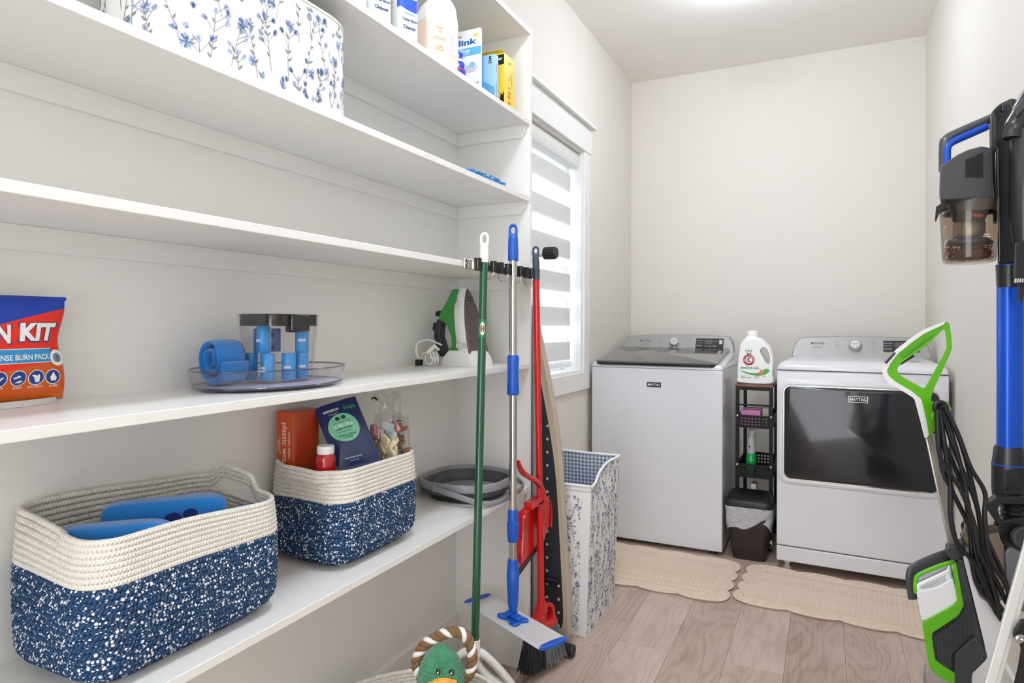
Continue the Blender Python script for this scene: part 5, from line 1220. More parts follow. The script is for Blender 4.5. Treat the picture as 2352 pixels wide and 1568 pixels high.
# goods on the cart
def puff(nm, lab, cat, x0, x1, y0, y1, z0, z1, m):
    t = thing(nm, lab, cat, ((x0+x1)/2, (y0+y1)/2, z0)); MB().box((x0, y0, z0), (x1, y1, z1)).build(nm.split('_')[-1], m, t, bev=.006, seg=3); return t
pk = puff('pink_packet', 'pink wrapped packet lying in the upper tray of the slim cart', 'packet', cx0+.022, cx1-.06, cy0+.02, cy0+.16, t1+.004, t1+.088, mat('pink wrap', '#cf7fb8', .4))
MB().box((cx0+.03, cy0+.019, t1+.06), (cx1-.075, cy0+.0195, t1+.064)).build('seam', mat('plum print', '#8a3f74', .5), pk)
puff('tan_packet', 'small tan packet right of the pink packet in the cart', 'packet', cx1-.056, cx1-.022, cy0+.05, cy0+.14, t1+.004, t1+.10, mat('tan wrap', '#c9c2ae', .5))
sp = thing('spray_bottle', 'green and grey trigger bottle standing in the middle tray of the cart', 'bottle', (cx0+.075, cy0+.06, t2+.004))
c = V((cx0+.072, cy0+.055, t2+.004)); M_grn = mat('green liquid bottle', '#0fa852', .2, coat=.3); M_gw = mat('grey white plastic', '#c3c3c4', .35)
MB().lathe([(.024, 0), (.027, .004), (.027, .085), (.023, .112), (.020, .118)], c, n=24).build('bottle_body', M_grn, sp)
MB().lathe([(.021, .117), (.0225, .150), (.020, .185), (.019, .20)], c, n=20).build('neck', M_gw, sp)
MB().tube(smooth_path([c+V((0, .0, .195)), c+V((.004, -.004, .215)), c+V((.007, -.010, .232)), c+V((.006, -.018, .240))], 6), [.019]*6+[.020]*6+[.021]*6+[.014], 14, flat=(1, .9)).build('sprayer_head', M_gw, sp)
MB().box((c.x-.010, c.y-.024, c.z+.150), (c.x-.002, c.y-.014, c.z+.158)).build('nozzle', M_blk, sp)
sp = thing('trigger_bottle', 'white trigger sprayer bottle low in the cart behind the wastebasket', 'bottle', (cx0+.09, cy0+.09, .113))
c = V((cx0+.085, cy0+.09, .113)); MB().lathe([(.03, 0), (.033, .005), (.033, .13), (.018, .17), (.014, .19)], c, n=24).build('bottle_body', M_wp, sp)
b = MB(); b.box((c.x-.014, c.y-.05, c.z+.190), (c.x+.014, c.y+.03, c.z+.222)); b.build('sprayer_head', M_wp, sp, bev=.006); MB().tube([c+V((.008, -.025, .195)), c+V((.014, -.045, .165)), c+V((.016, -.042, .15))], .006, 8).build('trigger', M_wp, sp)
# detergent bottle
dt = thing('detergent_bottle', 'white laundry detergent bottle with a green swoosh label on the cart top', 'bottle', ((cx0+cx1)/2, cy0+.05, CT))
YD = cy0-.006                                                  # label plane
def bpx(l): return [atY(u, v, YD) for u, v in l]
ol = bpx([(1697, 877), (1692, 866), (1693, 835), (1697, 805), (1699, 790), (1708, 779), (1713, 776), (1745, 776), (1757, 785), (1768, 797), (1774, 812), (1777, 832), (1776, 860), (1772, 878)])
for p in ol[:1]+ol[-1:]: p.z = CT+.001
oc2 = resample(smooth_path(ol, 5, True), 80); cc = sum(oc2, V((0, 0, 0)))/80
def shr(k, y): return [V((cc.x+(p.x-cc.x)*k, y, cc.z+(p.z-cc.z)*k if k == 1 else max(CT+.001, cc.z+(p.z-cc.z)*k))) for p in oc2]
hl = resample(smooth_path(bpx([(1745, 806), (1752, 797), (1762, 801), (1768, 815), (1769, 832), (1764, 836), (1757, 830), (1751, 818)]), 5, True), 40)
b = MB(); rings = [shr(.93, YD), shr(.985, YD+.010), shr(1, YD+.028), shr(1, YD+.066), shr(.985, YD+.084), shr(.93, YD+.094)]
b.loft(rings); o = b.build('bottle_body', M_wp, dt, ang=60)
b = MB(); b.prism(hl, (0, .10, 0)); cut = b.build('cutter', M_wp, None); bo = o.modifiers.new('hole', 'BOOLEAN'); bo.object = cut; bo.operation = 'DIFFERENCE'; bo.solver = 'EXACT'
dg_ = bpy.context.evaluated_depsgraph_get(); nm_ = bpy.data.meshes.new_from_object(o.evaluated_get(dg_)); o.modifiers.clear(); o.data = nm_; bpy.data.objects.remove(cut)
nm_.polygons.foreach_set('use_smooth', [True]*len(nm_.polygons)); nm_.set_sharp_from_angle(angle=math.radians(50))
cp_ = atY(1728, 777, YD+.045); 
MB().lathe([(.034, -.010), (.034, .004), (.031, .008), (.030, .010), (.0265, .012), (.0265, .040), (.025, .042), (.001, .042)], (cp_.x, YD+.047, cp_.z), n=32).build('cap', M_wp, dt, ang=40)
def ob(u, v): p = atY(u, v, YD-.0008); return lambda x, y: V((p.x+x, YD-.0010, p.z+y))
M_gi = mat('label green', '#4fae4a', .5); M_tg = mat('label teal green', '#1f7a5c', .5)
b = MB(); text(b, 'free &', ob(1720, 805), w=.036, bold=.02); text(b, 'clear', ob(1720, 811), w=.03, bold=.02); text(b, 'sensitive skin', ob(1722, 844), w=.092, bold=.02); text(b, '105', ob(1706, 865), w=.020, bold=.02); b.build('lettering', M_tg, dt)
b = MB(); f = ob(1720, 826); R1, R2 = .029, .017; n = 36
b.ringprism([f(R1*math.cos(2*PI*j/n), R1*math.sin(2*PI*j/n)) for j in range(n)], [f(R2*math.cos(2*PI*j/n), R2*math.sin(2*PI*j/n)) for j in range(n)], (0, -.0003, 0)); b.build('round_emblem', mat('emblem red', '#b3272d', .5), dt)
b = MB(); f2 = lambda x, y: f(x, y)-V((0, .0006, 0))
for i, ch in enumerate('ARM & HAMMER'):
    a = math.radians(205 - i*230/11)
    if ch != ' ': text(b, ch, lambda x, y, a=a: f2(.0232*math.cos(a)+x*math.sin(a)+y*math.cos(a), .0232*math.sin(a)-x*math.cos(a)+y*math.sin(a)), h=.007)
b.build('lettering', M_white_ink, dt)
b = MB(); b.add([f2(x, y) for x, y in ((-.010, .002), (-.004, -.011), (.004, -.012), (.011, -.004), (.006, -.004), (.001, -.007), (-.004, .001), (.001, .006), (-.003, .008))], [tuple(range(9))]); b.add([f2(x, y) for x, y in ((0, .004), (.007, .008), (.004, .013), (-.003, .009))], [(0, 1, 2, 3)]); b.build('emblem_figure', mat('ink black', '#222326', .5), dt)
b = MB(); sw = [ob(u, v)(0, 0) for u, v in ((1698, 849), (1710, 856), (1725, 861), (1742, 863), (1756, 861), (1766, 854), (1768, 851), (1764, 847), (1757, 847), (1750, 853), (1738, 857), (1722, 856), (1708, 852))]
b.add(sw, [(0, 1, 11, 12)[::1], (1, 2, 10, 11), (2, 3, 9, 10), (3, 4, 8, 9), (4, 5, 7, 8), (5, 6, 7)]); b.build('swoosh_print', M_gi, dt)
b = MB(); b.add([ob(u, v)(0, 0)-V((0, .0004, 0)) for u, v in ((1749, 847), (1754, 854), (1752, 860), (1747, 862), (1743, 859), (1744, 854))], [tuple(range(6))]); b.build('drop_print', mat('orange ink', '#ee8a4a', .5), dt)
b = MB()
for u, v, wd in ((1720, 867, .026), (1738, 864, .022), (1738, 868, .026), (1755, 865, .02)): 
    f = ob(u, v); b.add([f(-wd/2, -.0015), f(wd/2, -.0015), f(wd/2, .0015), f(-wd/2, .0015)], [(0, 1, 2, 3)])
b.build('fine_print', mat('grey fine print', '#9a9a9a', .6), dt, kind='stuff')
# ================================================================== wastebasket
tb_ = thing('wastebasket', 'dark brown wastebasket with black flip lid and white bag liner by the cart', 'wastebasket', (-.348, 3.49, 0))
wx0, wx1, wy0, wy1 = -.460, -.236, 3.405, 3.592
def wr(k, z, r=.03): ix = .034*(1-k); return rrect(wx0+ix, wx1-ix, wy0+ix*.8, wy1-ix*.8, r, z, 5)
M_bin2 = mat('dark brown plastic', '#2c211e', .42)
b = MB(); b.loft([wr(0, 0), wr(.03, .004), wr(.95, .262), wr(1.0, .262), wr(1.0, .270)]); b.build('bin_body', M_bin2, tb_, ang=45)
def liner(t, b): n = t.noise(t.map(t.coord(), (1, 1, 1.8)), 28, 4, .6); t.bump(n, .01)
M_liner = mat('white bin liner', '#c9cad2', .25, fn=liner, trans=.15)
b = MB(); N = 72; rings = []
for q in range(9):
    t = q/8; z = .268-t*.105; r = wr(1-.42*t*.9, z); r = resample(r, N); o = []
    for j, p in enumerate(r):
        n = (p-V((-.348, 3.4985, z))).normalized(); drop = .035*t*(math.sin(j*.43)*.4+math.sin(j*.19+1)*.6); o.append(p + n*(.004+.003*math.sin(j*1.1+q)*(1 if q else 0)) - V((0, 0, drop if q else 0)))
    rings.append(o)
b.loft(rings, False, False); b.build('bag_liner', M_liner, tb_, ang=180)
b = MB(); b.loft([wr(1.06, .262, .034), wr(1.06, .284, .034), wr(1.0, .297, .034), wr(.85, .300, .03)]); b.build('lid_frame', M_blk, tb_)
b = MB(); fl = [V((p.x, p.y, .300+(p.y-wy0)*.14)) for p in rrect(wx0+.012, wx1-.012, wy0+.010, wy1-.025, .03, 0, 5)]; b.loft([[p-V((0, 0, .008)) for p in fl], fl, [V((-.348+(p.x+.355)*.88, 3.49+(p.y-3.49)*.85, p.z+.006)) for p in fl]]); b.build('flip_lid', M_blk, tb_)
# ================================================================== rugs
M_jute = mat('natural jute', '#d8c2ad', .9, fn=lambda t, b: (t.link(t.mix(t.noise(t.coord(), 55, 4), lin('#d3bba4'), lin('#ecdccb')), b.inputs['Base Color']), t.bump(t.noise(t.map(t.coord(), (1, .5, 1)), 320, 2), .002)), spec=.15)
def rug(label, x0, x1, y0, y1, rot, seed):
    t = thing('jute_rug', label, 'rug', ((x0+x1)/2, (y0+y1)/2, 0), 'scalloped jute rugs'); cx, cy = (x0+x1)/2, (y0+y1)/2; W, H = x1-x0, y1-y0
    FR = frame((cx, cy, 0), (math.cos(rot), math.sin(rot), 0), (-math.sin(rot), math.cos(rot), 0))
    def outline(ins, z, amp):
        o = []; nx, ny = max(3, round(W/.205)), 4; w, h = W/2-ins, H/2-ins
        for (ax, ay), (bx_, by_), n, nrm in (((-w, -h), (w, -h), nx, (0, -1)), ((w, -h), (w, h), ny, (1, 0)), ((w, h), (-w, h), nx, (0, 1)), ((-w, h), (-w, -h), ny, (-1, 0))):
            for i in range(n):
                for k in range(10):
                    q = (i+k/10)/n; s = math.sin(PI*k/10)**.7; o.append(V((ax+(bx_-ax)*q+nrm[0]*amp*s, ay+(by_-ay)*q+nrm[1]*amp*s, z)))
        return o
    MB(FR).loft([outline(.026, .0005, .022), outline(.024, .005, .022), outline(.03, .008, .022)]).build('backing', M_jute, t, smooth=False)
    for i in range(3): MB(FR).tube(outline(.028+.017*i, .0078, .022*(1-.42*i)), .0088, 6, closed=True, flat=(1, .42), up=(0, 0, 1)).build('border_braid', M_jute, t)
    n = int((W-.15)/.0185); sh = None
    for i in range(n):
        x = -W/2+.075+(i+.5)*(W-.15)/n
        if sh is None:
            m = 26; r = [.0094*(1+.08*(k % 2)) for k in range(m)]
            sh = MB(FR).tube([(x, -H/2+.078+(H-.156)*k/(m-1), .0078) for k in range(m)], r, 6, flat=(1, .34), up=(0, 0, 1)).build('braid', M_jute, t); x_first = x
        else:
            o = sh.copy(); C.objects.link(o); d = FR.to_3x3() @ V((x-x_first, 0, 0)); o.location = sh.location + d
    return t
rug('scalloped tan jute rug in front of the washer, left one of two', -1.15, -.372, 2.838, 3.375, -.01, 1)
rug('scalloped tan jute rug in front of the dryer, right one of two', -.352, .478, 2.86, 3.36, -.055, 2)
# ================================================================== floor basket and duck toy
rope_basket('round cream rope basket on the floor under the shelves holding a duck toy', -1.085, -.635, 1.025, 1.475, 0.0, 25, 0, .0106, .215, None, lambda x, y: .006*math.sin(x*14)+.004*math.sin(y*17), None, True)
DD0 = 1.50
dk = thing('duck_toy', 'green plush duck toy with orange bill and a twisted rope ring, in the floor basket', 'toy', atD(1013, 1760, DD0))
hc = atD(1013, 1545, DD0)
def duck_fn(t, b):
    n = t.noise(t.coord(), 60, 3); t.link(t.mix(n, lin('#2a6548'), lin('#559d77')), b.inputs['Base Color'])
M_duck = mat('green chenille', '#3d8561', .9, sheen=.5, fn=duck_fn, spec=.15)
def headp(a, t):
    """a: angle round, t: 0 bottom .. 1 top"""
    h = -.075 + .142*t; r = .052*(max(0, 1-((t-.42)/.58)**2)**.62 if t > .42 else 1-.06*((.42-t)/.42)**2)
    k = 22; rows = 15
    u = a*k/(2*PI); v = t*rows; f = abs(math.sin(PI*(u+.5*(int(v) % 2))))*abs(math.sin(PI*v)); r += .0034*f**.6*(r/.05)
    return hc + RGT*(r*math.cos(a)) - FWD*(r*.92*math.sin(a)) + V((0, 0, h))
b = MB(); n, m = 176, 105
b.loft([[headp(2*PI*j/n, i/m) for j in range(n)] for i in range(m+1)]); b.build('head', M_duck, dk, ang=80)
b = MB(); b.lathe([(.02, -.20), (.075, -.19), (.085, -.13), (.070, -.085), (.045, -.065)], hc, n=32); b.build('body', mat('tan plush', '#b59a78', .9, sheen=.4), dk)
M_eye = mat('black eye', '#08080a', .15, coat=.5); M_bill = mat('orange plush bill', '#f0a63c', .75, sheen=.3)
for u, v in ((1006, 1543), (1037, 1544)):
    p = atD(u, v, DD0-.052); MB().ball(p, .0062, 16, 10, (1, .6, 1.15)).build('eye', M_eye, dk)
    MB().ball(p - FWD*.0052 + V((0, 0, .0008)), .0020, 8, 6).build('eye_glint', M_white_ink, dk)
b = MB()
def bill(s, q):
    x = (s-.5)*.066*(1+.25*q); y = .030+.045*q; z = .001-.026*q + .013*math.cos(PI*(s-.5))*(1-.45*q)
    return hc + RGT*(x+.006) - FWD*(y+.014*math.cos(PI*(s-.5))) + V((0, 0, z))
b.grid(bill, 16, 8); b.grid(lambda s, q: bill(s, q)-V((0, 0, .012+.004*math.sin(PI*s))), 16, 8)
b.build('bill', M_bill, dk, solid=.004, sub=1, ang=80)
for s in (-.010, .013): MB().ball(hc + RGT*(s+.006) - FWD*.060 + V((0, 0, .0035)), .0013, 8, 6).build('nostril', M_eye, dk)
ringp = resample(smooth_path([atD(u, v, DD0+.012) for u, v in ((985, 1580), (966, 1552), (957, 1520), (972, 1484), (1006, 1461), (1042, 1450), (1070, 1461), (1084, 1494), (1084, 1528), (1074, 1553), (1062, 1550))], 8), 150, False)
M_rbrown = mat('brown cotton rope', '#7d5f3f', .85, fn=lambda t, b: t.bump(t.noise(t.coord(), 900, 2), .0008)); M_rwhite = mat('white cotton rope', '#e7e3e1', .85)
for k in range(3):
    pts = []
    for i, p in enumerate(ringp):
        a = ringp[max(i-1, 0)]; c = ringp[min(i+1, 149)]; tn = (c-a).normalized(); x = tn.cross(FWD).normalized(); y = tn.cross(x); ph = i*.34 + 2*PI*k/3
        pts.append(p + x*.0066*math.cos(ph) + y*.0066*math.sin(ph))
    MB().tube(pts, .0066, 8).build('rope_strand', M_rwhite if k == 0 else M_rbrown, dk, label='white rope strand' if k == 0 else 'brown rope strand')
# ================================================================== stick vacuum on the right wall
def pp(pts, D): return [atD(u, v, D) for u, v in pts]
VD = V((ray(2220, 745).x, ray(2220, 745).y, 0)).normalized()      # these three face the doorway
def slab(par, name, pts, D, th, m, bev=0, seg=2, **k):
    b = MB(); b.prism(pp(pts, D), VD*th); return b.build(name, m, par, bev=bev, seg=seg, **k)
def ptube(par, name, pts, D, r, m, n=14, flat=None, sub=6, **k):
    b = MB(); p = pp([q[:2] for q in pts], D); 
    if sub: p = smooth_path(p, sub)
    b.tube(p, r, n, flat=flat, up=FWD if flat else None); return b.build(name, m, par, **k)
DV = 1.62; PXM = DV/F_PX
vc = thing('stick_vacuum', 'black and blue cordless stick vacuum with clear dust bin hung on the right wall', 'vacuum cleaner', atD(2318, 1240, DV))
M_vk = mat('black satin plastic', '#202124', .32, coat=.2); M_vg = mat('charcoal metallic', '#57575a', .35, metal=.45); M_vb = mat('blue anodised tube', '#0452c6', .3, metal=.25, coat=.15); M_vblue = mat('blue soft grip', '#0a47b4', .45)
slab(vc, 'spine', soften([(2274, 262), (2282, 250), (2297, 236), (2325, 223), (2337, 227), (2341, 240), (2342, 345), (2337, 470), (2335, 606), (2292, 606), (2292, 500), (2288, 420), (2288, 340), (2275, 330)], 8), DV-.005, .055, M_vk, .008, 3)
slab(vc, 'handle_column', [(2273, 262), (2288, 256), (2289, 342), (2274, 344)], DV-.008, .052, M_vg, .006, 3)
slab(vc, 'release_button', soften([(2302, 238), (2322, 230), (2326, 234), (2325, 247), (2306, 256), (2300, 254)], 3), DV-.009, .01, M_vg, .002)
for k in range(3): slab(vc, 'button_rib', [(2306, 240+k*5), (2321, 234+k*5), (2321, 236+k*5), (2306, 242+k*5)], DV-.0105, .004, M_vk)
ptube(vc, 'handle_bar', [(2284, 269), (2242, 287), (2194, 308), (2176, 318), (2169, 330), (2168, 392)], DV+.012, [.0125]*5*6+[.0125], M_vg, 14, (.9, 1.0), 6)
ptube(vc, 'soft_grip', [(2264, 291), (2226, 308), (2194, 322), (2180, 331), (2174, 342), (2173, 378)], DV+.006, [.0105]*5*6+[.0105], M_vblue, 12, (.95, 1.1), 6)
slab(vc, 'motor_housing', soften([(2159, 382), (2177, 369), (2200, 354), (2224, 343), (2254, 335), (2272, 338), (2279, 345), (2280, 455), (2158, 459), (2157, 440)], 5), DV-.045, .12, M_vg, .024, 5, ang=60)
for k in range(8):
    u = 2219+k*5.2; slab(vc, 'vent_slot', [(u, 366-k*2.2), (u+3.0, 365-k*2.2), (u+3.0, 407), (u, 408)], DV-.0468, .004, M_blk)
slab(vc, 'side_plate', [(2268, 346), (2286, 338), (2288, 420), (2296, 500), (2291, 508), (2282, 510), (2279, 440)], DV-.030, .055, M_vk, .004)
# dust bin: lathe about a vertical axis
c0 = atD(2225, 605, DV+.01); R = 58*PXM; zb_ = c0.z
def vz(v): return atD(2225, v, DV).z
M_smoke_cl = clear('smoky clear plastic', '#e8e1da', .04, 1.2)
MB().lathe([(R*.72, zb_+.0), (R*.86, zb_+.004), (R*.9, zb_+.012), (R*.985, vz(500)), (R*1.0, vz(462)), (R*.98, vz(462)), (R*.965, vz(500)), (R*.88, zb_+.014), (R*.7, zb_+.006)], (c0.x, c0.y, 0), n=40, sy=.95).build('dust_bin', M_smoke_cl, vc); dbn = vc.children[-1] if False else bpy.data.objects['dust_bin']
MB().lathe([(R*.955, vz(489)), (R*.975, vz(462))], (c0.x, c0.y, 0), n=36, caps=False).build('bin_collar', mat('brown smoke collar', '#4b423b', .3), dbn)
MB().lathe([(R*.50, vz(545)), (R*.54, vz(541)), (R*.545, vz(511)), (R*.50, vz(508))], (c0.x, c0.y, 0), n=32).build('filter_mesh', mat('steel mesh', '#a8a49c', .35, metal=.7), dbn)
MB().lathe([(R*.5, vz(510)), (R*.62, vz(492)), (R*.7, vz(470))], (c0.x, c0.y, 0), n=32).build('filter_cone', mat('slate cone', '#565b63', .4), dbn)
MB().lathe([(R*.25, vz(575)), (R*.3, vz(560)), (R*.80, vz(560)), (R*.78, vz(555)), (R*.5, vz(543))], (c0.x, c0.y, 0), n=36).build('filter_skirt', mat('slate blue skirt', '#4a5675', .4), dbn)
b = MB(); 
def binf(x, y): a = math.atan2(-FWD.y, -FWD.x); r = R*.99; return V((c0.x+r*math.cos(a-x/r*-1), c0.y+r*math.sin(a-x/r*-1), vz(545)+y))
text(b, 'MAX', lambda x, y: binf(x, y), w=.014); f = binf; b.add([f(-.010, -.005), f(.010, -.005), f(.010, -.0038), f(-.010, -.0038)], [(0, 1, 2, 3)]); b.build('lettering', M_white_ink, vc, kind='stuff')
M_hair = mat('brown fluff', '#7a5d48', .95, fn=mottled('#5f4636', '#a3836a', 90))
rnd = random.Random(9); b = MB()
for i in range(420):
    a = rnd.uniform(0, 2*PI); r = R*.80*math.sqrt(rnd.random()); h = rnd.random()**1.4*(.046 if math.cos(a-.3) > -.2 else .028); p = V((c0.x+r*math.cos(a), c0.y+r*math.sin(a), zb_+.010+h))
    d = V((rnd.gauss(0, 1), rnd.gauss(0, 1), rnd.gauss(0, .6))).normalized()*rnd.uniform(.008, .02); q = p+d; q2 = V((q.x-c0.x, q.y-c0.y, 0)); 
    if q2.length > R*.84 or q.z < zb_+.008: continue
    b.tube([p-d*.4 if (V(((p-d*.4).x-c0.x, (p-d*.4).y-c0.y, 0)).length < R*.85 and (p-d*.4).z > zb_+.008) else p, p+d*.3+V((0, 0, .003)), q], [.0006, .0016, .0006], 4)
b.build('dust_fluff', M_hair, vc, kind='stuff')
MB().ball((c0.x+.012, c0.y, zb_+.024), .03, 16, 10, (1.2, 1.1, .55)).build('dust_clump', M_hair, vc)
slab(vc, 'orange_scrap', [(2232, 490), (2258, 492), (2256, 499), (2238, 498)], DV-.038, .003, mat('orange scrap', '#d8763a', .6))
slab(vc, 'bin_latch', [(2150, 474), (2172, 463), (2176, 476), (2156, 488), (2149, 506), (2147, 506)], DV-.03, .03, M_vk, .003)
def vlathe(name, prof, m, u=2319, D=DV+.012, sy=.8, n=32): c = atD(u, 800, D); MB().lathe([(r*.936, atD(u, v, D).z) for v, r in prof], (c.x, c.y, 0), n=n, sy=sy, sx=1).build(name, m, vc, ang=40)
vlathe('upper_coupling', [(663, .0275), (655, .0295), (612, .0315), (607, .0315)], M_vk); vlathe('accent_ring', [(610, .0320), (607, .0320)], M_vblue)
b = MB(); 
def tz_(v): return atD(2320, v, DV+.012)
b.loft([[V((p.x, p.y, z)) + RGT*(.0274*math.copysign(abs(math.cos(2*PI*j/40))**.75, math.cos(2*PI*j/40))) - FWD*(.0225*math.copysign(abs(math.sin(2*PI*j/40))**.75, math.sin(2*PI*j/40))) for j in range(40)] for p, z in ((tz_(1028), tz_(1028).z), (tz_(660), tz_(660).z))]); b.build('tube', M_vb, vc)
b = MB(); text(b, 'Shark', lambda x, y: atD(2298, 705, DV-.014)+V((0, 0, -x))+RGT*(y), w=.05) if False else None
vlathe('lower_coupling', [(1150, .036), (1120, .0385), (1068, .0385), (1062, .0375), (1030, .034), (1024, .031)], M_vk, 2318); vlathe('accent_ring', [(1068, .0392), (1065, .0392)], M_vblue, 2318)
slab(vc, 'foot_latch', [(2308, 1082), (2338, 1082), (2340, 1136), (2308, 1136)], DV-.026, .02, M_vk, .003); slab(vc, 'latch_button', [(2314, 1116), (2334, 1116), (2334, 1128), (2314, 1128)], DV-.030, .01, M_blk, .002)
slab(vc, 'yoke', soften([(2264, 1158), (2286, 1142), (2352, 1140), (2380, 1158), (2376, 1168), (2352, 1158), (2300, 1158), (2292, 1166), (2300, 1204), (2292, 1206), (2268, 1172)], 5), DV-.03, .05, M_vk, .006, 3)
b = MB(); cc_ = atD(2326, 1170, DV+.01)
b.lathe([(.024+(.003 if i % 2 else 0), atD(2326, 1205-i*5, DV).z) for i in range(11)], (cc_.x, cc_.y, 0), n=24); b.build('corrugated_hose', M_blk, vc)
slab(vc, 'swivel_neck', soften([(2290, 1196), (2352, 1186), (2390, 1200), (2390, 1268), (2312, 1268), (2296, 1236)], 8), DV-.02, .05, M_vk, .012, 4)
c = atD(2344, 1232, DV-.030); MB().lathe([(.026, 0), (.026, .010), (.021, .012), (.021, .008), (.001, .008)], c, -FWD, 28).build('pivot_cap', M_vg, vc)
slab(vc, 'floor_head', soften([(2308, 1268), (2320, 1258), (2390, 1282), (2390, 1414), (2322, 1400), (2312, 1340)], 8), DV-.035, .075, mat('grey plastic', '#77787c', .4), .01, 3)
# wall dock with accessory tools
da = thing('vacuum_accessories', 'black brush and crevice tools clipped beside the stick vacuum', 'vacuum tools', atD(2362, 560, 1.54))
DA = 1.54
ptube(da, 'bent_nozzle', [(2378, 215), (2352, 258), (2330, 295), (2325, 318)], DA, [.027]*7+[.024]*6+[.020]*6, M_vk, 16)
slab(da, 'nozzle_lip', [(2330, 248), (2352, 222), (2372, 205), (2378, 216), (2354, 246), (2336, 268)], DA-.03, .03, M_vg, .003)
def alathe(name, prof, m, u=2352): c = atD(u, 400, DA); MB().lathe([(r, atD(u, v, DA).z) for v, r in prof], (c.x, c.y, 0), n=28).build(name, m, da, ang=40)
alathe('crevice_tube', [(448, .028), (404, .029), (402, .0285), (300, .0285), (298, .025)], M_vk); alathe('tool_neck', [(560, .020), (520, .026), (470, .030), (448, .0285)], M_vk)
slab(da, 'brush_body', [(2331, 556), (2372, 548), (2380, 640), (2330, 640)], DA-.03, .05, M_vk, .004)
for k in range(9):
    u = 2332+k*5.2; slab(da, 'brush_tuft', [(u, 638), (u+3.6, 638), (u+2.2, 648), (u-1.4, 648)], DA-.028, .04, mat('white bristle', '#d6d3cd', .7))
slab(da, 'lower_tool', [(2339, 648), (2372, 648), (2372, 682), (2339, 680)], DA-.02, .03, M_vk, .002)
MB().tube([atD(2352, 300, DA+.03), atD(2352, 690, DA+.03)], .012, 10).build('wall_dock', M_vk, da)
# ================================================================== green and white upright floor cleaner
DB = 1.56
uc = thing('upright_floor_cleaner', 'lime green and white upright carpet cleaner with a coiled black cord', 'floor cleaner', V((atD(2200, 1600, DB).x, atD(2200, 1600, DB).y, 0)))
M_lime = mat('lime plastic', '#5cb010', .35, coat=.2); M_uw = mat('white abs', '#e6e6e8', .28, coat=.3); M_ud = mat('graphite plastic', '#3a3b40', .4); M_ualu = mat('champagne aluminium', '#c4bdb2', .35, metal=.7)
outer = [(2024, 848), (2038, 826), (2056, 804), (2088, 779), (2119, 758), (2150, 745), (2172, 738), (2180, 741), (2184, 768), (2187, 799), (2178, 822), (2145, 893), (2137, 915), (2142, 950), (2149, 986), (2140, 999), (2124, 1007), (2112, 960), (2100, 915), (2080, 902), (2044, 882), (2030, 868)]
white_in = [(2034, 852), (2046, 832), (2062, 812), (2092, 788), (2122, 766), (2152, 751), (2170, 744), (2176, 752), (2180, 772), (2182, 798), (2172, 822), (2139, 892), (2131, 915), (2136, 950), (2145, 984), (2140, 996), (2137, 999), (2128, 960), (2117, 914), (2092, 894), (2056, 874), (2042, 862)]
hole = [(2058, 849), (2062, 842), (2073, 831), (2098, 814), (2126, 795), (2150, 772), (2166, 756), (2170, 756), (2172, 770), (2174, 799), (2164, 820), (2128, 884), (2121, 893), (2118, 892), (2116, 891), (2112, 889), (2108, 886), (2102, 883), (2094, 879), (2082, 872), (2070, 866), (2062, 857)]
outer2 = resample([V((u, v, 0)) for u, v in soften(outer, 5)], 160); hole2 = resample([V((u, v, 0)) for u, v in soften(hole, 5)], 160)
# match the two rings point by point by direction from the middle of the hole
hm_ = V((2110, 830, 0))
outer2 = [(p.x, p.y) for p in outer2]; hole2 = [(min(hole2, key=lambda h: (h-V((q[0], q[1], 0))).length)) for q in outer2]; hole2 = [(h.x, h.y) for h in hole2]
b = MB(); b.ringprism(pp(outer2, DB), pp(hole2, DB), VD*.026); b.build('handle_loop', M_lime, uc, bev=.006, seg=3, ang=60)
wl = [0, 1, 2, 3, 4, 5, 6]; 
b = MB(); wpts = outer[0:7] + [(2168, 745), (2150, 753), (2121, 767), (2091, 789), (2062, 812), (2047, 832), (2036, 852), (2042, 864), (2056, 876), (2092, 897), (2116, 916), (2127, 960), (2134, 1001), (2124, 1008)] + outer[17:22]
b.prism(pp(soften(wpts, 6), DB-.004), VD*.032); b.build('handle_shell', M_uw, uc, bev=.006, seg=3, ang=60)
slab(uc, 'grip_texture', [(2068, 817), (2096, 796), (2124, 778), (2150, 762), (2140, 776), (2112, 797), (2084, 818), (2074, 824)], DB-.0015, .01, mat('lime rubber', '#4c9612', .6, fn=grain(900, .001)), .002)
slab(uc, 'trigger', [(2066, 836), (2078, 824), (2098, 815), (2101, 819), (2084, 829), (2070, 838)], DB+.008, .02, M_blk, .002)
slab(uc, 'switch_label', [(2031, 832), (2054, 808), (2058, 811), (2036, 836)], DB-.0065, .004, M_ud, .001)
b = MB(); b.prism(pp([(2124, 1004), (2148, 997), (2203, 1256), (2180, 1263)], DB+.008), VD*.026); b.build('stem', M_ualu, uc, bev=.006, seg=3)
for lst in ([(2140, 922), (2146, 926), (2146, 934), (2138, 940)], [(2170, 921), (2176, 922), (2186, 945), (2180, 946)]): slab(uc, 'cord_hook', lst, DB-.01, .03, M_lime, .003)
slab(uc, 'cord_bracket', [(2138, 948), (2148, 944), (2166, 946), (2170, 968), (2152, 972), (2138, 966)], DB-.014, .05, M_lime, .005, 3)
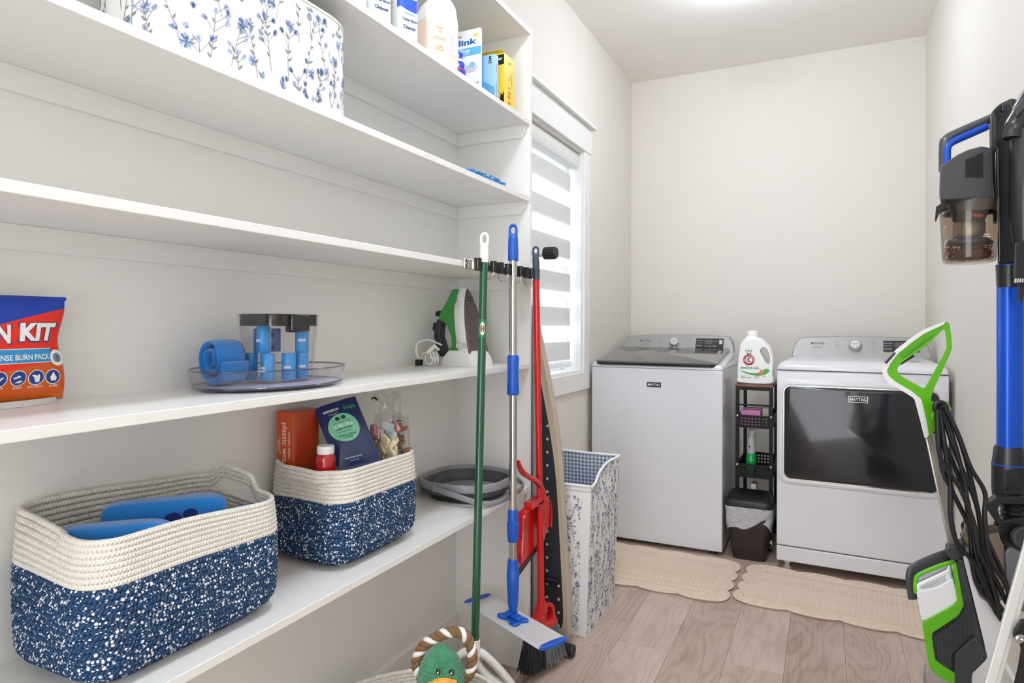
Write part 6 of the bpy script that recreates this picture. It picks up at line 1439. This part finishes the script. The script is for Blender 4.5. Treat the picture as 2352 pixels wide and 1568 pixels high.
# body: lower body silhouettes, each a moulded piece with its own depth
slab(uc, 'neck_collar', soften([(2168, 1268), (2174, 1260), (2190, 1258), (2211, 1248), (2220, 1272), (2201, 1290), (2184, 1286)], 6), DB-.016, .065, M_ud, .008, 3)
b = MB(); b.tube(smooth_path(pp([(2180, 1272), (2140, 1287), (2104, 1304), (2094, 1318), (2095, 1345), (2099, 1374)], DB+.014), 6), .0095, 12, flat=(1.5, .75), up=FWD); b.build('carry_handle', M_ud, uc)
b = MB(); b.tube(smooth_path(pp([(2186, 1290), (2150, 1302), (2112, 1319), (2104, 1329), (2102, 1345), (2104, 1362)], DB-.006), 6), .0042, 10, flat=(1.2, 1), up=FWD); b.build('handle_trim', M_lime, uc)
slab(uc, 'clean_tank', soften([(2104, 1358), (2150, 1350), (2189, 1327), (2202, 1379), (2170, 1404), (2117, 1428)], 9), DB-.022, .085, M_uw, .01, 3)
b = MB(); b.prism(pp([(2104, 1342), (2174, 1309), (2181, 1296), (2188, 1327), (2150, 1350), (2106, 1362)], DB-.012), VD*.050); b.build('tank_top', M_uw, uc, bev=.004)
b = MB()
for i in range(13):
    for j in range(7):
        s, q = (i+.5+(j % 2)*.5)/14, (j+.6)/7.6; a = V((2110, 1345, 0)).lerp(V((2173, 1316, 0)), s); c = V((2118, 1357, 0)).lerp(V((2182, 1336, 0)), s); p = a.lerp(c, q)
        if q > .15+.0*s: b.lathe([(.0012, 0), (.0012, .0006)], atD(p.x, p.y, DB-.0128), FWD, 6)
b.build('vent_dots', mat('vent grey', '#84858a', .6), uc, kind='stuff')
slab(uc, 'green_band', soften([(2187, 1297), (2197, 1294), (2214, 1391), (2200, 1415), (2140, 1455), (2148, 1517), (2196, 1549), (2199, 1575), (2160, 1558), (2134, 1532), (2118, 1434), (2121, 1428), (2200, 1384)], 6), DB-.027, .095, M_lime, .004)
slab(uc, 'dark_body', soften([(2198, 1290), (2211, 1283), (2240, 1410), (2264, 1514), (2232, 1546), (2230, 1640), (2196, 1640), (2196, 1549), (2149, 1517), (2141, 1457), (2200, 1416), (2214, 1391)], 5), DB-.020, .085, M_ud, .004)
def hexmesh(t, b):
    vo = t.new('ShaderNodeTexVoronoi'); vo.inputs['Scale'].default_value = 260; vo.inputs['Randomness'].default_value = .0; t.link(t.coord(), vo.inputs['Vector'])
    m = t.math('LESS_THAN', vo.outputs['Distance'], .36); t.link(t.mix(m, lin('#34353a'), lin('#0b0b0d')), b.inputs['Base Color'])
slab(uc, 'vent_grille', soften([(2144, 1461), (2205, 1419), (2228, 1371), (2233, 1385), (2238, 1452), (2189, 1497), (2184, 1546), (2153, 1515)], 5), DB-.0235, .01, mat('mesh grille', '#26272b', .5, fn=hexmesh), .001)
slab(uc, 'lower_panel', soften([(2193, 1502), (2241, 1460), (2262, 1513), (2231, 1544), (2229, 1640), (2192, 1640)], 7), DB-.028, .02, M_ud, .006, 3)
slab(uc, 'rear_shell', soften([(2211, 1277), (2220, 1273), (2249, 1371), (2286, 1391), (2301, 1426), (2310, 1500), (2290, 1640), (2230, 1640), (2232, 1547), (2269, 1511)], 8), DB-.012, .10, M_uw, .006, 3)
M_tank = clear('smoky tank', '#c9bfb4', .03, 2.2)
slab(uc, 'recovery_tank', soften([(2203, 1230), (2216, 1210), (2287, 1204), (2302, 1221), (2308, 1257), (2310, 1322), (2306, 1380), (2281, 1388), (2250, 1369), (2224, 1262)], 6), DB+.03, .10, M_tank, .012, 3)
slab(uc, 'tank_lid', soften([(2216, 1210), (2287, 1204), (2302, 1221), (2262, 1228), (2222, 1234)], 5), DB+.025, .11, M_tank, .006, 3)
b = MB(); b.tube(pp([(2250, 1240), (2266, 1330), (2276, 1380)], DB+.08), .022, 12, flat=(1, .5), up=FWD); b.build('tank_float', mat('tank inner grey', '#6f6a64', .3), uc)
slab(uc, 'front_tank', [(2119, 1548), (2140, 1534), (2165, 1560), (2200, 1577), (2200, 1680), (2126, 1680)], DB-.03, .09, clear('clear tank', '#eef2f4', .03, 1.5), .008, 3)
p0 = atD(2215, 1640, DB); fl_ = frame((p0.x, p0.y, 0), RGT, FWD)
MB(fl_).loft([rrect(-.15, .16, -.06, .10, .03, .004, 5), rrect(-.155, .165, -.065, .105, .03, .06, 5), rrect(-.10, .13, -.05, .10, .03, .14, 5), rrect(-.09, .11, -.04, .09, .03, p0.z+.01, 5)]).build('base_foot', M_ud, uc)
# power cord: long loops over the hooks
CS = [[(2150, 936), (2156, 1002), (2165, 1078), (2188, 1130), (2232, 1222), (2244, 1282), (2275, 1366), (2302, 1422)], [(2160, 930), (2178, 990), (2205, 1065), (2240, 1150), (2252, 1210), (2262, 1300), (2284, 1370), (2310, 1410)],
      [(2168, 930), (2200, 995), (2229, 1072), (2262, 1131), (2262, 1190), (2276, 1285), (2312, 1345), (2316, 1390)], [(2155, 936), (2166, 1010), (2192, 1070), (2222, 1150), (2228, 1210), (2240, 1330), (2276, 1385), (2300, 1424)],
      [(2164, 930), (2190, 1010), (2216, 1110), (2226, 1190), (2256, 1270), (2276, 1330), (2296, 1400)], [(2152, 940), (2160, 1050), (2205, 1120), (2236, 1200), (2250, 1270), (2286, 1330), (2312, 1385)],
      [(2172, 934), (2208, 1020), (2235, 1120), (2250, 1190), (2268, 1240), (2300, 1310), (2322, 1372)], [(2158, 938), (2172, 1040), (2182, 1110), (2184, 1190), (2200, 1250), (2236, 1290), (2262, 1350), (2290, 1410)]]
for k, l in enumerate(CS):
    b = MB(); b.tube(smooth_path([atD(u, v, DB-.025-.011*(k % 3)+.008*i*(1 if k % 2 else -.3)*.2) for i, (u, v) in enumerate(l)], 8), .0052, 8); b.build('power_cord', M_blk, uc)
b = MB(); b.tube(smooth_path([atD(u, v, DB-.03) for u, v in ((2149, 944), (2148, 930), (2156, 924), (2166, 926), (2174, 936))], 6), .0062, 8); b.build('power_cord', M_blk, uc)
# ================================================================== folded step stool at the right edge
DS = 1.22
st = thing('step_stool', 'folded white step stool with a black hinge bracket, cut off at the right edge', 'step stool', V((atD(2130, 2100, DS).x, atD(2130, 2100, DS).y, 0)))
M_sw = mat('white powder coat', '#dcdcda', .4)
vfl = 745 + F_PX*CAM_H/DS - 4
def lx(v, off=0): return 2263 - (v-1568)*.280 + off
for nm, off, wd, d in (('rail', 0, 26, 0), ('rail', 95, 30, .03)):
    slab(st, nm, [(lx(1040, off), 1040), (lx(1040, off)+wd, 1040), (lx(vfl, off)+wd, vfl), (lx(vfl, off), vfl)], DS+d, .022, M_sw, .003)
slab(st, 'rail_flange', [(lx(1040, 24), 1040), (lx(1040, 24)+12, 1040), (lx(vfl, 24)+12, vfl), (lx(vfl, 24), vfl)], DS+.008, .030, M_sw, .002)
for v in (1050, 1750): slab(st, 'step_tread', [(lx(v, 10), v), (lx(v, 105), v), (lx(v+50, 105), v+50), (lx(v+50, 10), v+50)], DS+.012, .02, M_sw, .003) if v > 1600 else None
slab(st, 'hinge_bracket', [(2330, 1448), (2346, 1425), (2372, 1432), (2372, 1560), (2338, 1568), (2346, 1500), (2342, 1478), (2326, 1462)], DS-.006, .016, M_blk, .003)
slab(st, 'hinge_arm', [(2338, 1540), (2346, 1490), (2372, 1490), (2372, 1600), (2322, 1600)], DS+.004, .014, M_blk, .003)
c = atD(2341, 1465, DS-.007); MB().lathe([(.0085, 0), (.0085, .003), (.0065, .0045), (.004, .0045), (.004, .002), (.001, .002)], c, -FWD, 24).build('bolt', M_steel, st, ang=30)
